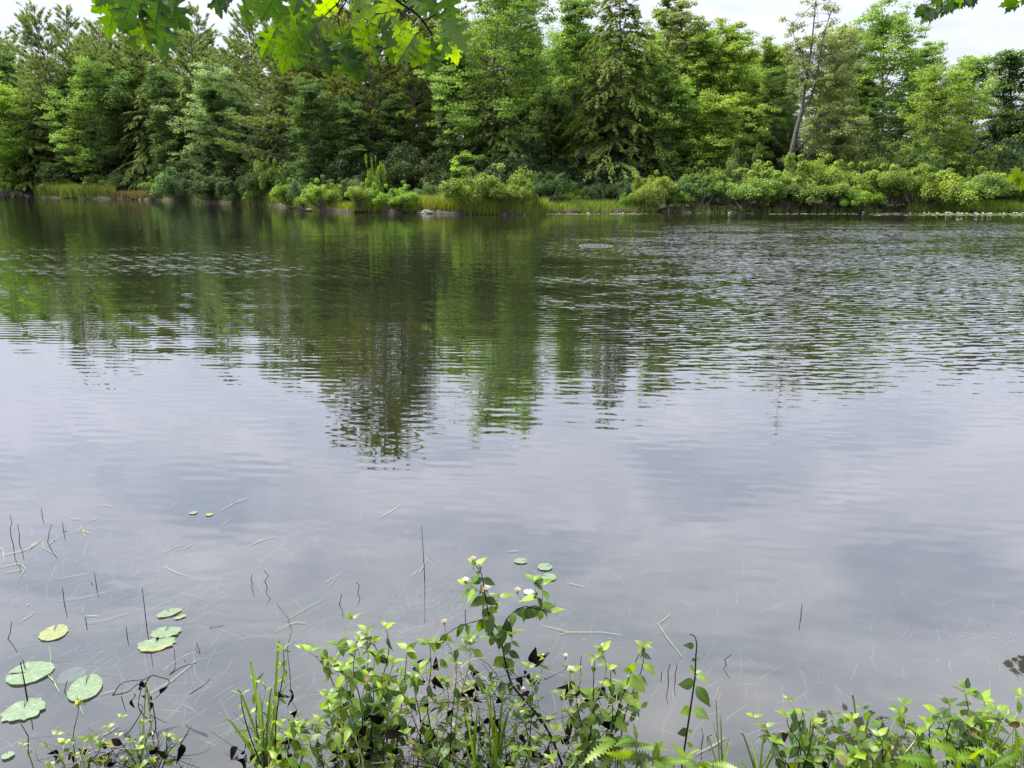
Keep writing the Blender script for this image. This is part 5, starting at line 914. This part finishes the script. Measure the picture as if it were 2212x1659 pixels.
# dry arching stems laid across the shrubs
for i, (pl, lab) in enumerate([([(1135, 1660), (1085, 1580), (1030, 1530), (960, 1480), (905, 1452)], 'long arching dry stem across the shrubs left of the tall dogwood'), ([(880, 1660), (912, 1560), (950, 1500), (990, 1470), (1030, 1440)], 'pale dry stem rising through the dark leaves'), ([(780, 1650), (900, 1645), (1000, 1662)], 'fallen dry stem lying along the bottom edge')]):
    P = curve(pts3(pl, 2.42, 2.5)); T = Tubes(); T.add(P - P[0], np.linspace(.003, .0014, len(P)), 5); tag(link('dry_stem', T.mesh('dry_stem', M_DRY), None, tuple(P[0])), lab, 'stem', 'dry stems at the near edge')
# grass tufts: each tuft a thing, its broad blades parts
def blade_mesh(P, w0):
    n = len(P); T_ = unit(np.gradient(P, axis=0)); S = unit(np.cross(T_, [0.1, -1, 0.3])); ww = w0 * (1 - np.linspace(0, 1, n) ** 2.2) + .0003
    V = np.stack([P - S * ww[:, None], P + np.cross(S, T_) * ww[:, None] * .35, P + S * ww[:, None]], 1).reshape(-1, 3); F = []
    for i in range(n - 1):
        for j in range(2): F.append((3 * i + j, 3 * i + j + 1, 3 * i + 4 + j, 3 * i + 3 + j))
    me = mesh_np('blade', V, [np.array(F)], M_BLADE, smooth=True); return me
def tuft(lab, base, tips, Y, seed, w0=.0045, colr=NC_G, bby=1690):
    rg = np.random.default_rng(seed); R = root_at('grass_tuft', base, Y, lab, 'grass tuft', 'grass tufts at the near edge'); O = np.array(R.location)
    for t in tips:
        (tx, ty) = t[:2]; cx = t[2] if len(t) > 2 else base + (tx - base) * .35; cy_ = ty - (30 if len(t) > 2 else 0); bx = base + rg.normal() * 6
        P = curve(pts3([(bx, bby), (bx * .6 + cx * .4, (bby + cy_) / 2 + 20), (cx * .55 + tx * .45, cy_ + 28), (tx, ty)], Y + rg.uniform(-.05, .05), Y + rg.uniform(-.06, .06)), 5) - O
        o = link('blade', blade_mesh(P, w0 * rg.uniform(.7, 1.2)), R); v = rg.uniform(.7, 1.3); o.color = (colr[0] * v, colr[1] * v, colr[2] * v, 1)
tuft('upright grass tuft at the bottom centre under the tall dogwood', 1075, [(1040, 1482), (1062, 1500), (1090, 1490), (1108, 1520), (1030, 1540), (1120, 1560), (1055, 1540), (1095, 1545), (1010, 1580), (1140, 1600), (1070, 1570), (1160, 1580), (1000, 1620)], 2.40, 1, .0048, NC_G)
tuft('second grass tuft just left of the bottom centre one', 1020, [(985, 1560), (1005, 1530), (1035, 1520), (1050, 1580), (960, 1600), (1060, 1605), (1025, 1560)], 2.38, 2, .004, NC_L)
tuft('long grass blades arching over the small left tuft', 575, [(604, 1392, 600), (588, 1480), (541, 1440, 545), (482, 1560, 510), (535, 1580, 520), (590, 1510), (560, 1500), (620, 1480), (508, 1500, 530)], 2.50, 3, .006, NC_L)
tuft('tall bending grass right of the single leafy stem', 1560, [(1548, 1520, 1546), (1556, 1540), (1575, 1590), (1540, 1560), (1530, 1600, 1535)], 2.46, 4, .0035, NC_B)
tuft('thin grass blades left of the right-hand shrubs', 1640, [(1600, 1590, 1610), (1622, 1600), (1650, 1590), (1668, 1610), (1590, 1640, 1600), (1690, 1620, 1670), (1625, 1625)], 2.42, 5, .0042, NC_G)
tuft('tall grass rising through the shrub left of the black reflections', 1745, [(1735, 1535), (1752, 1552), (1765, 1530), (1720, 1560), (1785, 1590, 1780), (1700, 1590), (1830, 1600, 1800), (1770, 1575)], 2.42, 6, .005, NC_G)
tuft('two sharp tall blades right of the black leaf reflections', 1862, [(1840, 1510, 1846), (1888, 1550, 1870), (1850, 1570), (1875, 1590), (1895, 1605, 1885), (1835, 1600)], 2.42, 7, .0055, NC_G)
tuft('grass blades in the low shrub at the right', 1960, [(1950, 1600), (1935, 1575), (1985, 1590), (2000, 1610), (1920, 1620)], 2.40, 8, .0045, NC_L)
tuft('dry and green blades at the bottom left among sprigs', 310, [(318, 1462), (300, 1560), (335, 1540), (270, 1570), (350, 1590), (375, 1610, 365), (250, 1600, 262)], 2.48, 9, .003, NC_B)
tuft('short grass at the bottom between the toothed plants and the right shrubs', 1560, [(1530, 1630), (1545, 1620), (1580, 1610, 1570), (1600, 1640), (1515, 1640), (1560, 1635)], 2.38, 10, .004, NC_L)
tuft('fine grass in the right corner', 2140, [(2110, 1600), (2130, 1580), (2150, 1600), (2170, 1590), (2195, 1570), (2210, 1600), (2090, 1620), (2185, 1620)], 2.38, 11, .004, NC_L)
R = root_at('pond_lily_bud', 170, 2.6, 'yellow pond-lily bud just below the roundest lily pad', 'bud')
T = Tubes(); p = at(168, 1520, 2.62) - np.array(R.location); T.add([p + [0, 0, -.016], p + [0, 0, -.008], p, p + [0, 0, .008], p + [0, 0, .013]], [.002, .008, .010, .008, .002], 10); link('bud', T.mesh('bud', rough_mat('yellow_bud', (.35, .3, .03), (.6, .5, .05), 40)), R)

# ================================================================== overhanging oak
OUT = [(0.0, 0.0), (0.07, 0.09), (0.15, 0.13), (0.26, 0.13), (0.30, 0.17), (0.26, 0.23), (0.15, 0.27), (0.15, 0.31), (0.27, 0.35), (0.36, 0.34), (0.37, 0.37), (0.48, 0.40), (0.40, 0.45), (0.36, 0.52), (0.31, 0.50), (0.16, 0.51), (0.15, 0.55), (0.26, 0.61), (0.33, 0.62), (0.31, 0.66), (0.38, 0.72), (0.28, 0.73), (0.24, 0.79), (0.20, 0.73), (0.15, 0.73), (0.14, 0.77), (0.15, 0.82), (0.18, 0.86), (0.11, 0.87), (0.07, 0.93), (0.0, 1.0)]
def oak_mesh(seed, bend=0.3, fold=0.2, fat=1.0):
    rg = np.random.default_rng(seed); V = []; F = []; MI = []
    mid = [(0.0, t) for t in np.linspace(0, 1, 9)]
    def zf(x, y): return -bend * y * y + fold * abs(x) + 0.03 * math.sin(9 * x + 7 * y + seed)
    for sg in (1, -1):
        o_ = [((x * fat * (1 + rg.normal() * .06) if x else 0), y + (rg.normal() * .008 if 0 < y < 1 else 0)) for x, y in OUT]
        poly = [(sg * x, y) for x, y in o_] + [(0.0, t) for t in np.linspace(1, 0, 9)[1:-1]]
        tri = tessellate_polygon([[Vector((x, y, 0)) for x, y in poly]]); k = len(V); V += [(x, y, zf(x, y)) for x, y in poly]
        for a in tri: F.append(tuple(k + i for i in a)); MI.append(0)
    def vein(x0, y0, x1, y1, w_):
        k = len(V); d = np.array([x1 - x0, y1 - y0]); d /= np.linalg.norm(d); s = np.array([-d[1], d[0]]) * w_; n = 4
        for off in (.003, -.003):
            k = len(V)
            for i in range(n + 1):
                q = i / n; x = x0 + (x1 - x0) * q; y = y0 + (y1 - y0) * q; f_ = 1 - .7 * q
                V.append((x - s[0] * f_, y - s[1] * f_, zf(x, y) + off)); V.append((x + s[0] * f_, y + s[1] * f_, zf(x, y) + off))
            for i in range(n): F.append((k + 2 * i, k + 2 * i + 1, k + 2 * i + 3)); F.append((k + 2 * i, k + 2 * i + 3, k + 2 * i + 2)); MI.extend([1, 1])
    vein(0, 0, 0, .96, .007)
    for y0, x1, y1 in [(.08, .24, .16), (.24, .40, .40), (.48, .31, .67), (.68, .13, .85)]:
        vein(0, y0, x1 * fat, y1, .0045); vein(0, y0, -x1 * fat, y1, .0045)
    k = len(V); V += [(-.006, -.25, .02), (.006, -.25, .02), (.006, 0, 0), (-.006, 0, 0)]; F += [(k, k + 1, k + 2), (k, k + 2, k + 3)]; MI += [1, 1]
    me = mesh_np('leaf', V, [np.array(F)], [M_OAK, M_VEIN], mi=MI); return me
OAK = [oak_mesh(1, .25, .15), oak_mesh(2, .05, .25, .9), oak_mesh(3, .45, .1, 1.05), oak_mesh(4, .15, .35, .85), oak_mesh(5, .3, -.1)]
O_G = (0.060, 0.130, 0.013); O_D = (0.028, 0.068, 0.011); O_L = (0.120, 0.215, 0.018)  # young and mature leaf greens, with backlight and shade painted in too
YO = 2.55; rg = np.random.default_rng(90)
b0 = at(640, -160, YO); R = empty('oak_branch', tuple(b0), 'overhanging red oak branch with lobed leaves across the top left', 'branch')
for pl, r_ in [([(640, -160), (720, -120), (800, -60), (856, 0), (902, 32), (934, 76)], .006), ([(720, -120), (740, -40), (734, 0), (718, 18), (690, 44), (670, 60)], .003), ([(740, -40), (748, 0), (731, 28), (733, 55), (739, 76)], .0026), ([(800, -60), (760, -10), (776, 26), (792, 44), (815, 56)], .0026), ([(776, 26), (820, 30), (866, 20)], .002), ([(914, 44), (948, 30), (962, 38)], .002), ([(924, 60), (944, 56)], .0018), ([(670, 62), (684, 72), (698, 88)], .002),
              ([(640, -160), (520, -120), (400, -80), (330, -30), (340, 20)], .005), ([(400, -80), (300, -30), (312, 0), (332, 24)], .0018), ([(330, -30), (270, -20), (240, -10)], .002), ([(520, -120), (540, -50), (600, -10)], .0025)]:
    stem_part(R, curve(pts3(pl, YO)), r_, r_ * .5, M_TWIG, 'twig', 5)
OL = [(270, -12, 196, 28, O_G), (246, -8, 240, 70, O_G), (292, -30, 270, 64, O_D), (292, 34, 286, 124, O_L), (338, -20, 398, 56, O_D), (345, -10, 320, 100, O_D), (352, 26, 360, 124, O_D), (300, 30, 322, 110, O_L), (350, -30, 372, 40, O_G), (322, -10, 258, 48, O_G),
 (465, -50, 470, 25, O_D), (492, -50, 488, 14, O_D), (528, -30, 533, 60, O_G), (606, -30, 563, 52, O_D), (596, -10, 612, 54, O_G), (600, 56, 570, 116, O_G), (622, 62, 624, 148, O_G), (648, 64, 638, 154, O_D), (654, 60, 610, 120, O_G), (696, 80, 712, 154, O_D), (700, 86, 722, 148, O_G), (738, 80, 756, 168, O_G), (742, 78, 700, 130, O_L), (745, 90, 778, 146, O_D),
 (794, 48, 812, 142, O_G), (800, 52, 770, 120, O_G), (820, 34, 832, 96, O_D), (892, 64, 826, 116, O_L), (910, 70, 894, 138, O_L), (932, 80, 930, 156, O_D), (962, 36, 972, 126, O_D), (966, 40, 1000, 92, O_L), (960, 60, 988, 114, O_L), (930, -40, 932, 24, O_D), (900, 70, 860, 130, O_L), (690, 46, 640, 92, O_G), (680, 20, 650, 80, O_D),
 (860, 18, 800, 60, O_L), (760, -20, 812, 30, O_L), (850, -30, 830, 40, O_L), (840, 30, 880, 76, O_L), (780, 20, 770, 84, O_L), (730, -20, 690, 40, O_L), (650, -40, 640, 20, O_G), (700, -60, 690, 10, O_D), (620, -50, 660, 10, O_G), (660, 10, 700, 70, O_L), (890, -30, 920, 34, O_G), (940, -20, 985, 20, O_L), (960, -30, 975, 30, O_D), (800, -50, 780, 14, O_G), (560, -60, 590, 0, O_D), (570, -40, 540, 16, O_G), (760, 60, 730, 110, O_L), (870, 44, 900, 96, O_L), (850, 60, 850, 108, O_G), (715, 50, 750, 100, O_L), (610, 10, 650, 60, O_G), (255, -50, 215, 4, O_D), (380, -50, 360, 10, O_D), (300, -60, 330, -2, O_G)]
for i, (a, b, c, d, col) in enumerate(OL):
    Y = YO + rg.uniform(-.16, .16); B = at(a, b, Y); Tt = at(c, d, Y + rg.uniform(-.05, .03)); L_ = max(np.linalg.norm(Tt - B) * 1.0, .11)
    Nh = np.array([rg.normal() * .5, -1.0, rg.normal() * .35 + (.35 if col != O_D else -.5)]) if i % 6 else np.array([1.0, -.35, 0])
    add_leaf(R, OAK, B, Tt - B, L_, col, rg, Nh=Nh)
# maple leaves overhead at the right, and higher up (seen only as dark shapes in the water)
def maple_mesh(seed):
    o_ = [(0, 0), (.10, .02), (.30, -.06), (.26, .10), (.48, .26), (.36, .32), (.42, .62), (.24, .52), (.17, .58), (.20, .72), (.08, .78), (0, 1.0)]; rg = np.random.default_rng(seed)
    poly = [(x, y) for x, y in o_] + [(-x, y) for x, y in o_[-2:0:-1]]; V = [(x, y, -.2 * y * y - .12 * x * x + .03 * math.sin(7 * x + seed)) for x, y in poly]
    F = [tuple(t) for t in tessellate_polygon([[Vector((x, y, 0)) for x, y in poly]])]; k = len(V); V += [(-.01, -.5, .05), (.01, -.5, .05), (.01, 0, 0), (-.01, 0, 0)]; F += [(k, k + 1, k + 2), (k, k + 2, k + 3)]
    return mesh_np('leaf', V, [np.array(F)], M_OAK)
MAP = [maple_mesh(i) for i in range(3)]
def maple_branch(lab, path, Y, cl, seed, ll, group=None):
    rg = np.random.default_rng(seed); P = curve(pts3(path, Y)); R = empty('maple_branch', tuple(P[0]), lab, 'branch', group); stem_part(R, P, .006, .002, M_TWIG, 'twig', 5)
    for (px, py, n, sp) in cl:
        for _ in range(n):
            B = at(px + rg.normal() * sp, py + rg.normal() * sp * .5, Y + rg.normal() * .12); add_leaf(R, MAP, B, np.array([rg.normal() * .6, rg.normal() * .6, -.8]), rg.uniform(*ll), [O_D, O_G][rg.integers(0, 2)], rg, Nh=np.array([rg.normal() * .6, -1, rg.normal() * .6]))
maple_branch('small spray of maple leaves hanging into the top right', [(2180, -120), (2100, -50), (2050, -20), (2000, 5)], 5.0, [(1995, 14, 10, 8), (2015, 22, 12, 8), (2040, 10, 12, 9), (2060, -5, 8, 10), (2085, -12, 7, 8), (2075, 4, 4, 6), (2040, -20, 10, 20)], 1, (.06, .085))
maple_branch('two maple leaves in the very top right corner', [(2260, -60), (2220, -20), (2198, -6)], 4.0, [(2192, 0, 2, 4), (2210, -10, 3, 5)], 2, (.06, .08))
R = empty('hanging_leaves', tuple(at(2230, 380, 1.6)), 'two close yellow-green leaves poking in at the right edge, level with the far bank', 'leaves')
stem_part(R, curve(np.array([at(2290, 360, 1.6), at(2240, 375, 1.6), at(2212, 392, 1.6)])), .0015, .0008, M_TWIG)
for (a, b, c, d) in [(2206, 374, 2178, 388), (2210, 390, 2196, 410), (2230, 385, 2206, 374)]: B = at(a, b, 1.6); Tt = at(c, d, 1.58); add_leaf(R, MAP, B, Tt - B, np.linalg.norm(Tt - B), NC_G, rgp, Nh=np.array([0.5, -1, .3]))
# bough high over the water; silhouette shade is put into its near-black leaf colour
rg = np.random.default_rng(95)
def high_bough(lab, px, py, Y, n, sx, seed):
    w0 = ground(px, py); d = unit(w0 - EYE); d[2] = -d[2]; P = w0 + d * ((Y - w0[1]) / d[1]); R = empty('maple_branch', tuple(P), lab, 'branch', None); rg = np.random.default_rng(seed)
    T = Tubes(); T.add(np.array([[5.0, -2.0, 1.6], [2.2, -.8, .8], [0.6, -.2, .3], [0, 0, 0]]), [.05, .03, .015, .005], 6); link('twig', T.mesh('twig', M_TWIG), R)
    for _ in range(n):
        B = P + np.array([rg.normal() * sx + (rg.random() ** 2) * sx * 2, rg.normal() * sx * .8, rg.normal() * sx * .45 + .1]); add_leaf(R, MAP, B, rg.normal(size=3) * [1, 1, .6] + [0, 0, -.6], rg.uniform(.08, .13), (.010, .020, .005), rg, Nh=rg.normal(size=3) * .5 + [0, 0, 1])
high_bough('high maple bough mirrored as a black leaf cluster in the lower right water', 1850, 1590, 8.0, 290, .22, 3)
high_bough('high maple twig beyond the right edge, mirrored at the right edge of the water', 2216, 1432, 8.0, 60, .10, 4)
print('near leaves', NL[0], 'tris', sum(len(m.loops) - 2 * len(m.polygons) for m in bpy.data.meshes))
